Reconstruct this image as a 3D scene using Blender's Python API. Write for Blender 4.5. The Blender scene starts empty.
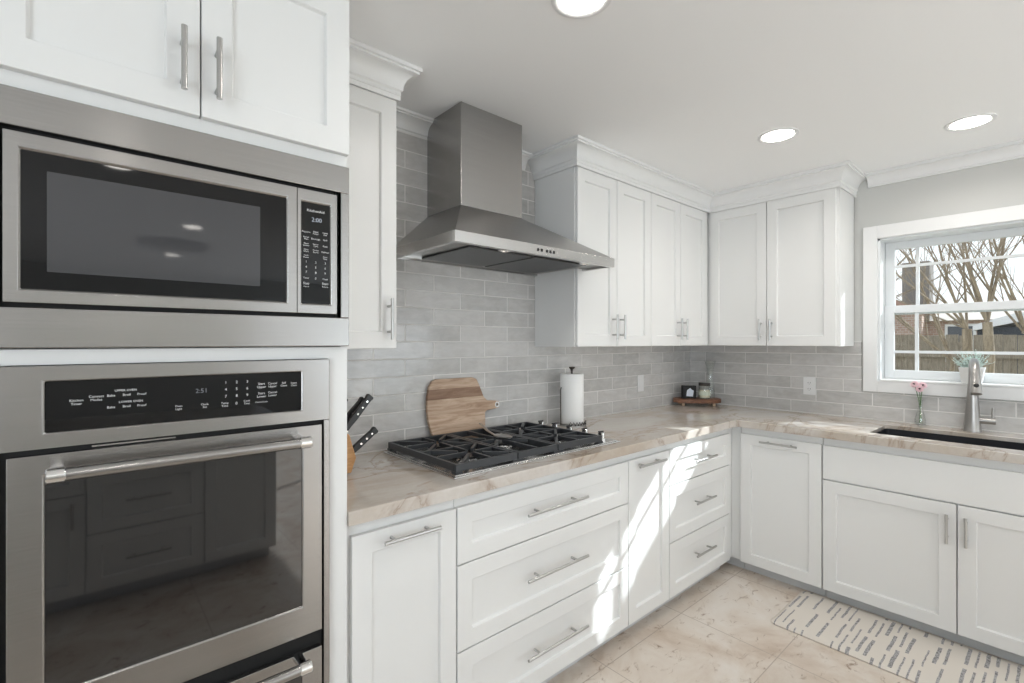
import bpy, bmesh, math, random
from mathutils import Vector, Matrix
random.seed(7)
scene = bpy.context.scene
C = scene.collection
PI = math.pi

# ---------------------------------------------------------------- camera
CEIL = 2.392
cam = bpy.data.cameras.new('camera'); camo = bpy.data.objects.new('camera', cam); C.objects.link(camo)
cam.sensor_width = 36.0; cam.lens = 483.0/1024*36.0
cam.clip_start = 0.05; cam.clip_end = 200
camo.location = (-3.563, -1.945, 1.384)
camo.rotation_euler = (PI/2, 0, -math.radians(41.16))
scene.camera = camo

# ---------------------------------------------------------------- world, sun, daylight, exposure
w = bpy.data.worlds.new('world'); scene.world = w; w.use_nodes = True
nt = w.node_tree; nt.nodes.clear()
wo = nt.nodes.new('ShaderNodeOutputWorld'); bg = nt.nodes.new('ShaderNodeBackground')
tc = nt.nodes.new('ShaderNodeTexCoord'); sp = nt.nodes.new('ShaderNodeSeparateXYZ')
rp = nt.nodes.new('ShaderNodeValToRGB')
nt.links.new(tc.outputs['Generated'], sp.inputs[0]); nt.links.new(sp.outputs['Z'], rp.inputs[0])
rp.color_ramp.elements[0].position = 0.0; rp.color_ramp.elements[0].color = (0.97, 0.98, 1.0, 1)
rp.color_ramp.elements[1].position = 0.7; rp.color_ramp.elements[1].color = (0.72, 0.84, 1.0, 1)
nt.links.new(rp.outputs[0], bg.inputs[0]); bg.inputs[1].default_value = 1.35
nt.links.new(bg.outputs[0], wo.inputs[0])

sun = bpy.data.lights.new('sun', 'SUN'); suno = bpy.data.objects.new('sun', sun); C.objects.link(suno)
sun.energy = 8.0; sun.angle = math.radians(0.5); sun.color = (0.89, 0.955, 1.0)
suno.rotation_euler = Vector((-1, 0.66, -0.765)).to_track_quat('-Z', 'Y').to_euler()

def area(name, loc, direction, sx, sy, power, col=(1, 1, 1)):
    l = bpy.data.lights.new(name, 'AREA'); l.shape = 'RECTANGLE'; l.size = sx; l.size_y = sy
    l.energy = power; l.color = col
    o = bpy.data.objects.new(name, l); C.objects.link(o); o.location = loc
    o.rotation_euler = Vector(direction).to_track_quat('-Z', 'Y').to_euler()
    return o
# area lamps at the openings behind the camera, standing in for daylight
area('fill_left_window', (-6.42, -4.2, 1.4), (1, 0, 1.1), 2.6, 1.6, 108, (0.82, 0.92, 1.0))  # fill lamp added for the right-run fronts, tilted up to the ceiling
area('daylight_front_window', (-.95, -7.92, 1.6), (0, 1, .5), 1.2, .9, 4, (0.80, 0.91, 1.0))
area('fill_right_door', (-.06, -5.75, 1.15), (-1, .15, 1.3), 3.4, 1.9, 84, (0.80, 0.91, 1.0))  # fill lamp added to brighten the ceiling
LAMP_W = 2.6

vs = scene.view_settings
vs.view_transform = 'Standard'; vs.look = 'None'; vs.gamma = 1.0; vs.exposure = 0.02
try: vs.use_curve_mapping = False
except Exception: pass
cy = scene.cycles
cy.max_bounces = 10; cy.diffuse_bounces = 5; cy.glossy_bounces = 5; cy.transmission_bounces = 8; cy.transparent_max_bounces = 12
cy.caustics_reflective = False; cy.caustics_refractive = False
cy.sample_clamp_indirect = 6
cy.use_denoising = True

# ---------------------------------------------------------------- materials
MATS = {}
def mat(name, color=(.8, .8, .8), rough=.5, metal=0.0, **kw):
    m = bpy.data.materials.new(name); m.use_nodes = True
    b = m.node_tree.nodes['Principled BSDF']
    b.inputs['Base Color'].default_value = (*color, 1); b.inputs['Roughness'].default_value = rough
    b.inputs['Metallic'].default_value = metal
    for k, v in kw.items(): b.inputs[k.replace('_', ' ')].default_value = v
    MATS[name] = m
    return m
def N(m, t, **kw):
    n = m.node_tree.nodes.new(t)
    for k, v in kw.items():
        if k.startswith('i_'):
            n.inputs[k[2:].replace('_', ' ')].default_value = v
        else: setattr(n, k, v)
    return n
def L(m, a, b): m.node_tree.links.new(a, b)
def B(m): return m.node_tree.nodes['Principled BSDF']
def coords(m, scale=(1, 1, 1), loc=(0, 0, 0), rot=(0, 0, 0), kind='Object'):
    t = N(m, 'ShaderNodeTexCoord'); mp = N(m, 'ShaderNodeMapping')
    mp.inputs['Scale'].default_value = scale; mp.inputs['Location'].default_value = loc; mp.inputs['Rotation'].default_value = rot
    L(m, t.outputs[kind], mp.inputs[0]); return mp.outputs[0]
def ramp(m, fac, stops):
    r = N(m, 'ShaderNodeValToRGB'); cr = r.color_ramp
    while len(cr.elements) < len(stops): cr.elements.new(0.5)
    for e, (p, c) in zip(cr.elements, stops): e.position = p; e.color = (*c, 1) if len(c) == 3 else c
    L(m, fac, r.inputs[0]); return r.outputs[0]
def noise(m, vec, scale, detail=4, rough=.5, dist=0):
    n = N(m, 'ShaderNodeTexNoise'); n.inputs['Scale'].default_value = scale; n.inputs['Detail'].default_value = detail
    n.inputs['Roughness'].default_value = rough; n.inputs['Distortion'].default_value = dist
    L(m, vec, n.inputs['Vector']); return n.outputs['Fac']
def bump(m, h, strength=.2, dist=.001, normal=None):
    b = N(m, 'ShaderNodeBump'); b.inputs['Strength'].default_value = strength; b.inputs['Distance'].default_value = dist
    L(m, h, b.inputs['Height'])
    if normal: L(m, normal, b.inputs['Normal'])
    return b.outputs[0]
def mixc(m, fac, a, b, mode='MIX'):
    x = N(m, 'ShaderNodeMix'); x.data_type = 'RGBA'; x.blend_type = mode
    if isinstance(fac, (int, float)): x.inputs[0].default_value = fac
    else: L(m, fac, x.inputs[0])
    for s, v in ((6, a), (7, b)):
        if isinstance(v, tuple): x.inputs[s].default_value = (*v, 1) if len(v) == 3 else v
        else: L(m, v, x.inputs[s])
    return x.outputs[2]
def math_(m, op, a, b=None, c=None):
    x = N(m, 'ShaderNodeMath'); x.operation = op
    for i, v in enumerate((a, b, c)):
        if v is None: continue
        if isinstance(v, (int, float)): x.inputs[i].default_value = v
        else: L(m, v, x.inputs[i])
    return x.outputs[0]

white = mat('white_lacquer', (.80, .80, .79), .32)
B(white).inputs['Specular IOR Level'].default_value = .4
whiteA = mat('trim_white', (.82, .82, .815), .4)
vinyl = mat('window_vinyl', (.78, .80, .81), .35)
toe = mat('toe_kick_grey', (.62, .63, .64), .5)
shadowgap = mat('cabinet_gap', (.25, .25, .25), .6)
ceilm = mat('ceiling_paint', (.93, .93, .93), .9)
wallm = mat('wall_paint', (.60, .60, .58), .85)
m_ = wallm; L(m_, bump(m_, noise(m_, coords(m_), 260, 2), .06, .001), B(m_).inputs['Normal'])
m_ = ceilm; L(m_, bump(m_, noise(m_, coords(m_), 180, 2), .05, .001), B(m_).inputs['Normal'])

def steel(name, col, rough, aniso=.8):
    m = mat(name, col, rough, 1.0)
    B(m).inputs['Anisotropic'].default_value = aniso; B(m).inputs['Anisotropic Rotation'].default_value = .25
    tn = N(m, 'ShaderNodeTangent'); tn.direction_type = 'RADIAL'; tn.axis = 'Z'; L(m, tn.outputs[0], B(m).inputs['Tangent'])
    f = noise(m, coords(m, (3, 3, 260)), 1.0, 2, .5)
    L(m, ramp(m, f, [(.3, tuple(c*.97 for c in col)), (.7, tuple(min(1, c*1.03) for c in col))]), B(m).inputs['Base Color'])
    return m
steelx = steel('brushed_steel', (.38, .37, .36), .24, .8)
steelhood = steel('hood_steel', (.37, .36, .35), .30)
steelflue = steel('flue_steel', (.42, .41, .40), .24)
chrome = mat('polished_chrome', (.78, .77, .76), .10, 1.0)
nickel = mat('brushed_nickel', (.52, .515, .505), .30, 1.0)
faucetm = mat('faucet_steel', (.42, .405, .39), .38, 1.0)
blackglass = mat('black_glass', (.004, .004, .0045), .03); B(blackglass).inputs['IOR'].default_value = 1.38
ovenglass = mat('oven_glass', (.006, .006, .007), .03); B(ovenglass).inputs['IOR'].default_value = 1.95
mwscreen = mat('microwave_screen', (.062, .062, .066), .04); B(mwscreen).inputs['IOR'].default_value = 1.42
blackp = mat('black_plastic', (.012, .012, .013), .35)
blackgap = mat('black_gap', (.004, .004, .004), .7)
iron = mat('cast_iron', (.028, .031, .036), .42); B(iron).inputs['Specular IOR Level'].default_value = .6
m_ = iron; L(m_, bump(m_, noise(m_, coords(m_), 600, 2), .15, .0006), B(m_).inputs['Normal'])
cap = mat('burner_cap', (.012, .012, .014), .3)
lettering = mat('panel_lettering', (.78, .78, .78), .5)
sinkm = mat('composite_sink', (.012, .013, .018), .42)
plastic = mat('white_plastic', (.80, .80, .80), .3)
slot = mat('outlet_slot', (.05, .05, .05), .5)
paper = mat('paper_towel', (.86, .86, .85), .95)
m_ = paper; L(m_, bump(m_, noise(m_, coords(m_), 130, 2), .35, .002), B(m_).inputs['Normal'])
darkmetal = mat('dark_bronze', (.10, .09, .085), .35, 1.0)
ceramic = mat('white_ceramic', (.86, .86, .85), .25)
leafm = mat('dusty_leaves', (.58, .68, .64), .6)
stemm = mat('flower_stem', (.10, .22, .07), .5)
pinkm = mat('pink_petals', (.92, .68, .72), .6)
darkc = mat('flower_centre', (.05, .02, .03), .6)
wax = mat('candle_wax', (.78, .74, .55), .4)
blackbox = mat('black_card', (.006, .006, .006), .6)
rubber = mat('rubber', (.03, .03, .03), .6)
mesh_f = mat('grease_filter', (.12, .12, .12), .4, 1.0)
m_ = mesh_f
wv = N(m_, 'ShaderNodeTexWave'); wv.inputs['Scale'].default_value = 160; L(m_, coords(m_, rot=(0, 0, .78)), wv.inputs['Vector'])
L(m_, bump(m_, wv.outputs['Fac'], .5, .001), B(m_).inputs['Normal'])

emit = mat('led_diffuser', (1, 1, 1), .5)
B(emit).inputs['Emission Color'].default_value = (1.0, .95, .88, 1); B(emit).inputs['Emission Strength'].default_value = 22.0
segm = mat('display_digits', (.1, .1, .1), .5)
B(segm).inputs['Emission Color'].default_value = (.75, .85, 1.0, 1); B(segm).inputs['Emission Strength'].default_value = .5
segm2 = mat('dim_display_digits', (.1, .1, .1), .5)
B(segm2).inputs['Emission Color'].default_value = (.75, .85, 1.0, 1); B(segm2).inputs['Emission Strength'].default_value = .12

def glass(name, tint, ior=1.45, refl=1.0):
    m = bpy.data.materials.new(name); m.use_nodes = True; n = m.node_tree; n.nodes.clear()
    o = n.nodes.new('ShaderNodeOutputMaterial'); mx = n.nodes.new('ShaderNodeMixShader')
    t = n.nodes.new('ShaderNodeBsdfTransparent'); g = n.nodes.new('ShaderNodeBsdfGlossy'); f = n.nodes.new('ShaderNodeLayerWeight')
    t.inputs[0].default_value = (*tint, 1); g.inputs['Roughness'].default_value = .02; f.inputs['Blend'].default_value = .5
    p = n.nodes.new('ShaderNodeMath'); p.operation = 'POWER'; p.inputs[1].default_value = 4.0; n.links.new(f.outputs['Facing'], p.inputs[0])
    q = n.nodes.new('ShaderNodeMath'); q.operation = 'MULTIPLY_ADD'; q.inputs[1].default_value = .6*refl; q.inputs[2].default_value = .04*refl; n.links.new(p.outputs[0], q.inputs[0])
    n.links.new(q.outputs[0], mx.inputs[0]); n.links.new(t.outputs[0], mx.inputs[1]); n.links.new(g.outputs[0], mx.inputs[2])
    n.links.new(mx.outputs[0], o.inputs[0]); return m
paneglass = glass('window_glass', (.97, .985, .98), 1.35)
vaseglass = glass('clear_glass', (.97, .98, .975), 1.45, 1.7)

# handmade glossy tile
tilem = mat('glazed_tile', (.4, .4, .4), .16); m_ = tilem
def tile_nodes(m_, uv_axis, offx):
    t = N(m_, 'ShaderNodeTexCoord'); s = N(m_, 'ShaderNodeSeparateXYZ'); L(m_, t.outputs['Object'], s.inputs[0])
    u = math_(m_, 'ADD', s.outputs[uv_axis], offx); v = math_(m_, 'SUBTRACT', s.outputs['Z'], .9175)
    cb = N(m_, 'ShaderNodeCombineXYZ'); L(m_, u, cb.inputs[0]); L(m_, v, cb.inputs[1])
    br = N(m_, 'ShaderNodeTexBrick'); br.offset = .5; br.offset_frequency = 2
    L(m_, cb.outputs[0], br.inputs['Vector'])
    for k, x in (('Scale', 1.0), ('Mortar Size', .0032), ('Mortar Smooth', .25), ('Brick Width', .30), ('Row Height', .0776), ('Bias', 0.0)): br.inputs[k].default_value = x
    br.inputs['Color1'].default_value = (.50, .495, .485, 1); br.inputs['Color2'].default_value = (.61, .60, .59, 1)
    br.inputs['Mortar'].default_value = (.68, .665, .65, 1)
    mott = noise(m_, coords(m_, (1, 1, 2.2)), 14, 4, .6, .6)
    streak = noise(m_, coords(m_, (1, 1, 6)), 5, 3, .6, .3)
    c = mixc(m_, .55, br.outputs['Color'], ramp(m_, mott, [(.3, (.42, .415, .41)), (.7, (.64, .635, .63))]), 'OVERLAY')
    c = mixc(m_, .35, c, ramp(m_, streak, [(.3, (.40, .40, .40)), (.7, (.60, .59, .58))]), 'OVERLAY')
    col = mixc(m_, br.outputs['Fac'], c, (.80, .785, .765))
    L(m_, col, B(m_).inputs['Base Color'])
    wob = noise(m_, coords(m_, (1, 1, 1.6)), 22, 3, .5, .4)
    inv = math_(m_, 'SUBTRACT', 1.0, br.outputs['Fac'])
    b1 = bump(m_, wob, .28, .004)
    b2 = bump(m_, inv, .8, .002, b1)
    L(m_, b2, B(m_).inputs['Normal'])
    L(m_, math_(m_, 'MULTIPLY_ADD', br.outputs['Fac'], .6, .13), B(m_).inputs['Roughness'])
tile_nodes(tilem, 'X', 2.355+.30*20)
tilem2 = mat('glazed_tile_right', (.4, .4, .4), .16); tile_nodes(tilem2, 'Y', .133+.15+.30*20)

# quartzite
stone = mat('quartzite', (.6, .55, .48), .12); m_ = stone
c0 = coords(m_, (1, 1.5, 1), rot=(0, 0, .5))
n1 = noise(m_, c0, 1.7, 7, .58, .8)
base = ramp(m_, n1, [(.25, (.43, .35, .275)), (.42, (.53, .465, .40)), (.55, (.61, .565, .52)), (.75, (.68, .655, .625))])
n2 = noise(m_, coords(m_, (1.0, 2.0, 1.0), rot=(0, 0, .9)), 1.5, 7, .6, 1.3)
v1 = math_(m_, 'ABSOLUTE', math_(m_, 'SUBTRACT', n2, .46))
vein = ramp(m_, v1, [(0.0, (.66, .58, .52)), (.006, (.84, .79, .75)), (.03, (1, 1, 1))])
n3 = noise(m_, c0, 40, 6, .7)
spk = ramp(m_, n3, [(.35, (.93, .92, .91)), (.65, (1.0, 1.0, 1.0))])
cc = mixc(m_, 1.0, base, vein, 'MULTIPLY'); cc = mixc(m_, 1.0, cc, spk, 'MULTIPLY')
L(m_, cc, B(m_).inputs['Base Color'])

# travertine floor
floorm = mat('travertine', (.6, .5, .42), .34); m_ = floorm
t = N(m_, 'ShaderNodeTexCoord'); s = N(m_, 'ShaderNodeSeparateXYZ'); L(m_, t.outputs['Object'], s.inputs[0])
cb = N(m_, 'ShaderNodeCombineXYZ'); L(m_, math_(m_, 'ADD', s.outputs['X'], 1.905+.61*30), cb.inputs[0]); L(m_, math_(m_, 'ADD', s.outputs['Y'], 1.117+.457*30), cb.inputs[1])
br = N(m_, 'ShaderNodeTexBrick'); br.offset = 0.0; L(m_, cb.outputs[0], br.inputs['Vector'])
for k, x in (('Scale', 1.0), ('Mortar Size', .0022), ('Mortar Smooth', .3), ('Brick Width', .61), ('Row Height', .457), ('Bias', 0.0)): br.inputs[k].default_value = x
br.inputs['Color1'].default_value = (.94, .93, .92, 1); br.inputs['Color2'].default_value = (1, 1, 1, 1)
f1 = noise(m_, coords(m_), 3.2, 7, .62, .8)
fb = ramp(m_, f1, [(.28, (.48, .375, .29)), (.42, (.60, .51, .43)), (.55, (.665, .595, .525)), (.72, (.72, .67, .62))])
f2 = noise(m_, coords(m_, (1, 1.8, 1)), 13, 6, .65, 1.0)
pits = ramp(m_, f2, [(.30, (.36, .27, .21)), (.37, (.80, .76, .72)), (.43, (1, 1, 1))])
fc = mixc(m_, .9, fb, pits, 'MULTIPLY'); fc = mixc(m_, 1.0, fc, br.outputs['Color'], 'MULTIPLY')
fc = mixc(m_, br.outputs['Fac'], fc, (.42, .35, .29)); L(m_, fc, B(m_).inputs['Base Color'])

# woods
def wood(name, stops, scale=(1, 1, 1), rough=.5, rot=(0, 0, 0), bands=None):
    m = mat(name, (.4, .3, .2), rough)
    g = noise(m, coords(m, scale, rot=rot), 6, 6, .6, 1.2)
    c = ramp(m, g, stops)
    if bands:
        t = N(m, 'ShaderNodeTexCoord'); s = N(m, 'ShaderNodeSeparateXYZ'); L(m, t.outputs['Object'], s.inputs[0])
        z = math_(m, 'DIVIDE', s.outputs['Z'], .3)
        rr = ramp(m, z, [(0, (.92, .88, .84)), (.24, (1, .96, .92)), (.42, (.90, .85, .80)), (.56, (1, .98, .95)), (.66, (.50, .40, .34)), (.82, (.98, .94, .90))])
        rr.node.color_ramp.interpolation = 'CONSTANT'
        c = mixc(m, 1.0, c, rr, 'MULTIPLY')
    L(m, c, B(m).inputs['Base Color']); return m
boardw = wood('acacia_board', [(.25, (.32, .20, .13)), (.45, (.50, .36, .26)), (.6, (.62, .48, .37)), (.8, (.70, .58, .46))], (.8, 1, 7), .5, bands=.048)
trayw = wood('walnut_tray', [(.3, (.09, .035, .018)), (.6, (.24, .11, .06)), (.8, (.36, .19, .11))], (5, 5, 22), .45)
blockw = wood('knife_block_wood', [(.3, (.42, .20, .07)), (.7, (.62, .35, .15))], (3, 3, 14), .4)
pegw = mat('pale_wood', (.55, .40, .28), .5)

# rug
rugm = mat('rug_print', (.7, .66, .6), .8); m_ = rugm
t = N(m_, 'ShaderNodeTexCoord'); s = N(m_, 'ShaderNodeSeparateXYZ'); L(m_, t.outputs['Object'], s.inputs[0])
wob = noise(m_, coords(m_), 18, 3)
yy = math_(m_, 'MULTIPLY_ADD', wob, .010, s.outputs['Y'])
CW = .030
col_ = math_(m_, 'FLOOR', math_(m_, 'DIVIDE', yy, CW)); fy = math_(m_, 'FRACT', math_(m_, 'DIVIDE', yy, CW))
wn = N(m_, 'ShaderNodeTexWhiteNoise'); wn.noise_dimensions = '1D'; L(m_, col_, wn.inputs['W'])
vv = math_(m_, 'ADD', math_(m_, 'DIVIDE', s.outputs['X'], .20), math_(m_, 'MULTIPLY', wn.outputs['Value'], 7.3))
cell = math_(m_, 'FLOOR', vv); fx = math_(m_, 'FRACT', vv)
wn2 = N(m_, 'ShaderNodeTexWhiteNoise'); wn2.noise_dimensions = '2D'
cb2 = N(m_, 'ShaderNodeCombineXYZ'); L(m_, col_, cb2.inputs[0]); L(m_, cell, cb2.inputs[1]); L(m_, cb2.outputs[0], wn2.inputs['Vector'])
on = math_(m_, 'GREATER_THAN', wn2.outputs['Value'], .34)
wid = math_(m_, 'MULTIPLY_ADD', wn2.outputs['Value'], .22, .02)
near = math_(m_, 'LESS_THAN', math_(m_, 'ABSOLUTE', math_(m_, 'SUBTRACT', fy, .5)), wid)
dash = math_(m_, 'MULTIPLY', math_(m_, 'MULTIPLY', math_(m_, 'LESS_THAN', fx, .80), on), near)
grain = noise(m_, coords(m_, (1, 1, 1)), 160, 2)
dashc = ramp(m_, grain, [(.35, (.16, .15, .155)), (.6, (.42, .41, .41))])
L(m_, mixc(m_, dash, (.66, .61, .55), dashc), B(m_).inputs['Base Color'])

# outdoors
fencem = wood('weathered_fence', [(.3, (.20, .165, .12)), (.6, (.33, .28, .22)), (.8, (.42, .37, .30))], (8, 8, 1.2), .9)
barkm = wood('bark', [(.3, (.17, .13, .09)), (.6, (.34, .27, .19)), (.8, (.46, .38, .29))], (3, 3, 1), .9)
brickm = mat('house_brick', (.4, .3, .25), .9); m_ = brickm
br = N(m_, 'ShaderNodeTexBrick'); L(m_, coords(m_, (1, 1, 1), rot=(0, PI/2, PI/2)), br.inputs['Vector']); br.inputs['Scale'].default_value = 4
br.inputs['Color1'].default_value = (.42, .27, .21, 1); br.inputs['Color2'].default_value = (.52, .38, .31, 1); br.inputs['Mortar'].default_value = (.6, .55, .5, 1)
L(m_, br.outputs['Color'], B(m_).inputs['Base Color'])
chimm = mat('chimney_stone', (.22, .20, .185), .9)
roofm = mat('roof_shingle', (.42, .27, .22), .9)
paleroof = mat('pale_roof', (.85, .85, .86), .7)
darkside = mat('dark_siding', (.035, .045, .065), .6)
grassm = mat('winter_lawn', (.26, .24, .14), .95); m_ = grassm
L(m_, ramp(m_, noise(m_, coords(m_), 3, 6), [(.3, (.20, .17, .10)), (.7, (.36, .33, .20))]), B(m_).inputs['Base Color'])

# ---------------------------------------------------------------- mesh helpers
class MB:
    def __init__(s): s.v = []; s.f = []; s.mi = []
    def add(s, vs, fs, mi=0):
        o = len(s.v); s.v += [tuple(v) for v in vs]; s.f += [tuple(o+i for i in f) for f in fs]; s.mi += [mi]*len(fs); return s
    def box(s, x0, x1, y0, y1, z0, z1, mi=0):
        x0, x1 = sorted((x0, x1)); y0, y1 = sorted((y0, y1)); z0, z1 = sorted((z0, z1))
        v = [(x, y, z) for z in (z0, z1) for y in (y0, y1) for x in (x0, x1)]
        return s.add(v, [(0, 2, 3, 1), (4, 5, 7, 6), (0, 1, 5, 4), (2, 6, 7, 3), (0, 4, 6, 2), (1, 3, 7, 5)], mi)
    def tube(s, pts, rad, n=12, mi=0, caps=True, flat=1.0):
        pts = [Vector(p) for p in pts]; rad = rad if isinstance(rad, (list, tuple)) else [rad]*len(pts)
        prev = None; rings = []
        for i, p in enumerate(pts):
            d = (pts[min(i+1, len(pts)-1)]-pts[max(i-1, 0)]).normalized()
            a = prev if prev is not None else (Vector((0, 0, 1)) if abs(d.z) < .9 else Vector((1, 0, 0)))
            a = (a-d*a.dot(d)).normalized(); prev = a; b = d.cross(a)
            rings.append([p+(a*math.cos(2*PI*k/n)*flat+b*math.sin(2*PI*k/n))*rad[i] for k in range(n)])
        o = [q for r in rings for q in r]; f = []
        for i in range(len(pts)-1):
            for k in range(n):
                k2 = (k+1) % n; f.append((i*n+k, i*n+k2, (i+1)*n+k2, (i+1)*n+k))
        if caps: f.append(tuple(range(n))[::-1]); f.append(tuple((len(pts)-1)*n+k for k in range(n)))
        return s.add(o, f, mi)
    def lathe(s, prof, c=(0, 0, 0), n=24, mi=0, axis='z', capb=True, capt=True):
        o = []; f = []; cx, cy_, cz = c
        for r, h in prof:
            for k in range(n):
                a = 2*PI*k/n; x, y = r*math.cos(a), r*math.sin(a)
                o.append({'z': (cx+x, cy_+y, cz+h), 'y': (cx+x, cy_+h, cz+y), 'x': (cx+h, cy_+x, cz+y)}[axis])
        for i in range(len(prof)-1):
            for k in range(n):
                k2 = (k+1) % n; q = (i*n+k, i*n+k2, (i+1)*n+k2, (i+1)*n+k); f.append(q if axis != 'y' else q[::-1])
        if capb and prof[0][0] > 1e-5: f.append(tuple(range(n))[::-1])
        if capt and prof[-1][0] > 1e-5: f.append(tuple((len(prof)-1)*n+k for k in range(n)))
        return s.add(o, f, mi)
    def prism(s, poly, axis, a, b, mi=0):
        """polygon in the two other axes, extruded between a and b on axis"""
        def P(u, v, t): return {'x': (t, u, v), 'y': (u, t, v), 'z': (u, v, t)}[axis]
        n = len(poly); o = [P(u, v, a) for u, v in poly]+[P(u, v, b) for u, v in poly]
        f = [tuple(range(n))[::-1], tuple(range(n, 2*n))]+[(i, (i+1) % n, n+(i+1) % n, n+i) for i in range(n)]
        return s.add(o, f, mi)
    def build(s, name, m, parent=None, smooth=False, bevel=0, seg=2, loc=None, fix=True, ang=35):
        me = bpy.data.meshes.new(name); me.from_pydata(s.v, [], s.f)
        for x in (m if isinstance(m, (list, tuple)) else [m]): me.materials.append(x)
        for p, i in zip(me.polygons, s.mi): p.material_index = i
        if fix:
            bm = bmesh.new(); bm.from_mesh(me); bmesh.ops.recalc_face_normals(bm, faces=bm.faces); bm.to_mesh(me); bm.free()
        if smooth:
            me.polygons.foreach_set('use_smooth', [True]*len(me.polygons)); me.set_sharp_from_angle(angle=math.radians(ang))
        me.update()
        o = bpy.data.objects.new(name, me); C.objects.link(o)
        if parent: o.parent = parent
        if loc: o.location = loc
        if bevel:
            bv = o.modifiers.new('bevel', 'BEVEL'); bv.width = bevel; bv.segments = seg; bv.limit_method = 'ANGLE'; bv.angle_limit = math.radians(40)
        return o
def thing(name, label, cat, loc=(0, 0, 0), rz=0, group=None):
    o = bpy.data.objects.new(name, None); C.objects.link(o); o.empty_display_size = .1
    o.location = loc; o.rotation_euler = (0, 0, rz); o['label'] = label; o['category'] = cat
    if group: o['group'] = group
    return o
def tag(o, label, cat, group=None):
    o['label'] = label; o['category'] = cat
    if group: o['group'] = group
    return o
def struct(name, mb, m, **k):
    o = mb.build(name, m, **k); o['kind'] = 'structure'; return o

def text_mesh(items, name, m, parent, place):
    """items: (string, u, v, size, align); place(u, v) -> local point; text lies in the local xz plane facing -y"""
    obs = []
    for s_, u, v, size, al in items:
        cu = bpy.data.curves.new('t', 'FONT'); cu.body = s_; cu.size = size; cu.align_x = al; cu.align_y = 'CENTER'; cu.resolution_u = 2
        o = bpy.data.objects.new('t', cu); C.objects.link(o); obs.append((o, u, v))
    bpy.context.view_layer.update(); dg = bpy.context.evaluated_depsgraph_get()
    mb = MB()
    for o, u, v in obs:
        me = bpy.data.meshes.new_from_object(o.evaluated_get(dg))
        p0 = place(u, v)
        mb.add([(p0[0]+q.co.x, p0[1], p0[2]+q.co.y) for q in me.vertices], [tuple(p.vertices) for p in me.polygons])
        bpy.data.meshes.remove(me)
    for o, _, _ in obs:
        cu = o.data; bpy.data.objects.remove(o); bpy.data.curves.remove(cu)
    return mb.build(name, m, parent, fix=False)

# ---------------------------------------------------------------- room shell
X0, Y0 = -6.5, -8.0
struct('floor', MB().box(X0, .15, Y0, .15, -.1, 0), floorm)
struct('ceiling', MB().box(X0, .15, Y0, .15, CEIL, CEIL+.12), ceilm)
struct('wall_back', MB().box(X0, .15, 0, .15, 0, CEIL), wallm)
WY0, WY1, WZ0, WZ1 = -2.042, -1.208, 1.148, 2.0      # window opening
DY0, DY1 = -7.6, -3.9                                 # unseen opening, added so sun on the floor lights the ceiling
mb = MB()
mb.box(0, .15, WY1, .0, 0, CEIL); mb.box(0, .15, DY1, WY0, 0, CEIL); mb.box(0, .15, Y0, DY0, 0, CEIL)
mb.box(0, .15, WY0, WY1, 0, WZ0); mb.box(0, .15, WY0, WY1, WZ1, CEIL)
mb.box(0, .15, DY0, DY1, 0, .02); mb.box(0, .15, DY0, DY1, 2.15, CEIL)
struct('wall_right', mb, wallm)
mb = MB(); mb.box(X0-.15, X0, Y0, -5.5, 0, CEIL); mb.box(X0-.15, X0, -2.9, .15, 0, CEIL); mb.box(X0-.15, X0, -5.5, -2.9, 0, .6); mb.box(X0-.15, X0, -5.5, -2.9, 2.2, CEIL)
struct('wall_left', mb, wallm)
mb = MB(); mb.box(X0-.15, -6.35, Y0-.15, Y0, 0, CEIL); mb.box(-4.65, -1.6, Y0-.15, Y0, 0, CEIL); mb.box(-.3, .15, Y0-.15, Y0, 0, CEIL); mb.box(-1.6, -.3, Y0-.15, Y0, 0, 1.1); mb.box(-1.6, -.3, Y0-.15, Y0, 2.1, CEIL); mb.box(-6.35, -4.65, Y0-.15, Y0, 2.25, CEIL)
struct('wall_front', mb, wallm)

# backsplash (1 cm of glazed tile), a part of each wall
wb = bpy.data.objects['wall_back']; wr = bpy.data.objects['wall_right']
MB().box(-3.0265, -.0, -.010, -.0005, .9145, 2.318).build('backsplash', tilem, wb)
mb = MB(); mb.box(-.010, -.0005, -1.128, -.010, .9145, 1.3835); mb.box(-.010, -.0005, -2.76, -1.128, .9145, 1.082); mb.box(-.010, -.0005, -2.76, -2.12, 1.082, 1.356)
mb.build('backsplash', tilem2, wr)

# crown moulding: profile (out, z) swept along a path with mitres; outward = right-hand side of travel or left
def crown(path, prof, side=1, name='trim_1', m=None):
    pts = [Vector(p) for p in path]; n = len(pts); offs = []
    for i in range(n):
        ds = []
        if i > 0: ds.append((pts[i]-pts[i-1]).normalized())
        if i < n-1: ds.append((pts[i+1]-pts[i]).normalized())
        ns = [Vector((d.y, -d.x))*side for d in ds]
        if len(ns) == 2: o = (ns[0]+ns[1])/(1+ns[0].dot(ns[1]))
        else: o = ns[0]
        offs.append(o)
    v = []; f = []; k = len(prof)
    for p, o in zip(pts, offs):
        for r, z in prof: v.append((p.x+o.x*r, p.y+o.y*r, z))
    for i in range(n-1):
        for j in range(k):
            j2 = (j+1) % k; f.append((i*k+j, (i+1)*k+j, (i+1)*k+j2, i*k+j2))
    f.append(tuple(range(k))); f.append(tuple((n-1)*k+j for j in range(k))[::-1])
    return struct(name, MB().add(v, f), m or whiteA, smooth=True, ang=25)
T = CEIL-.0005
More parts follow.
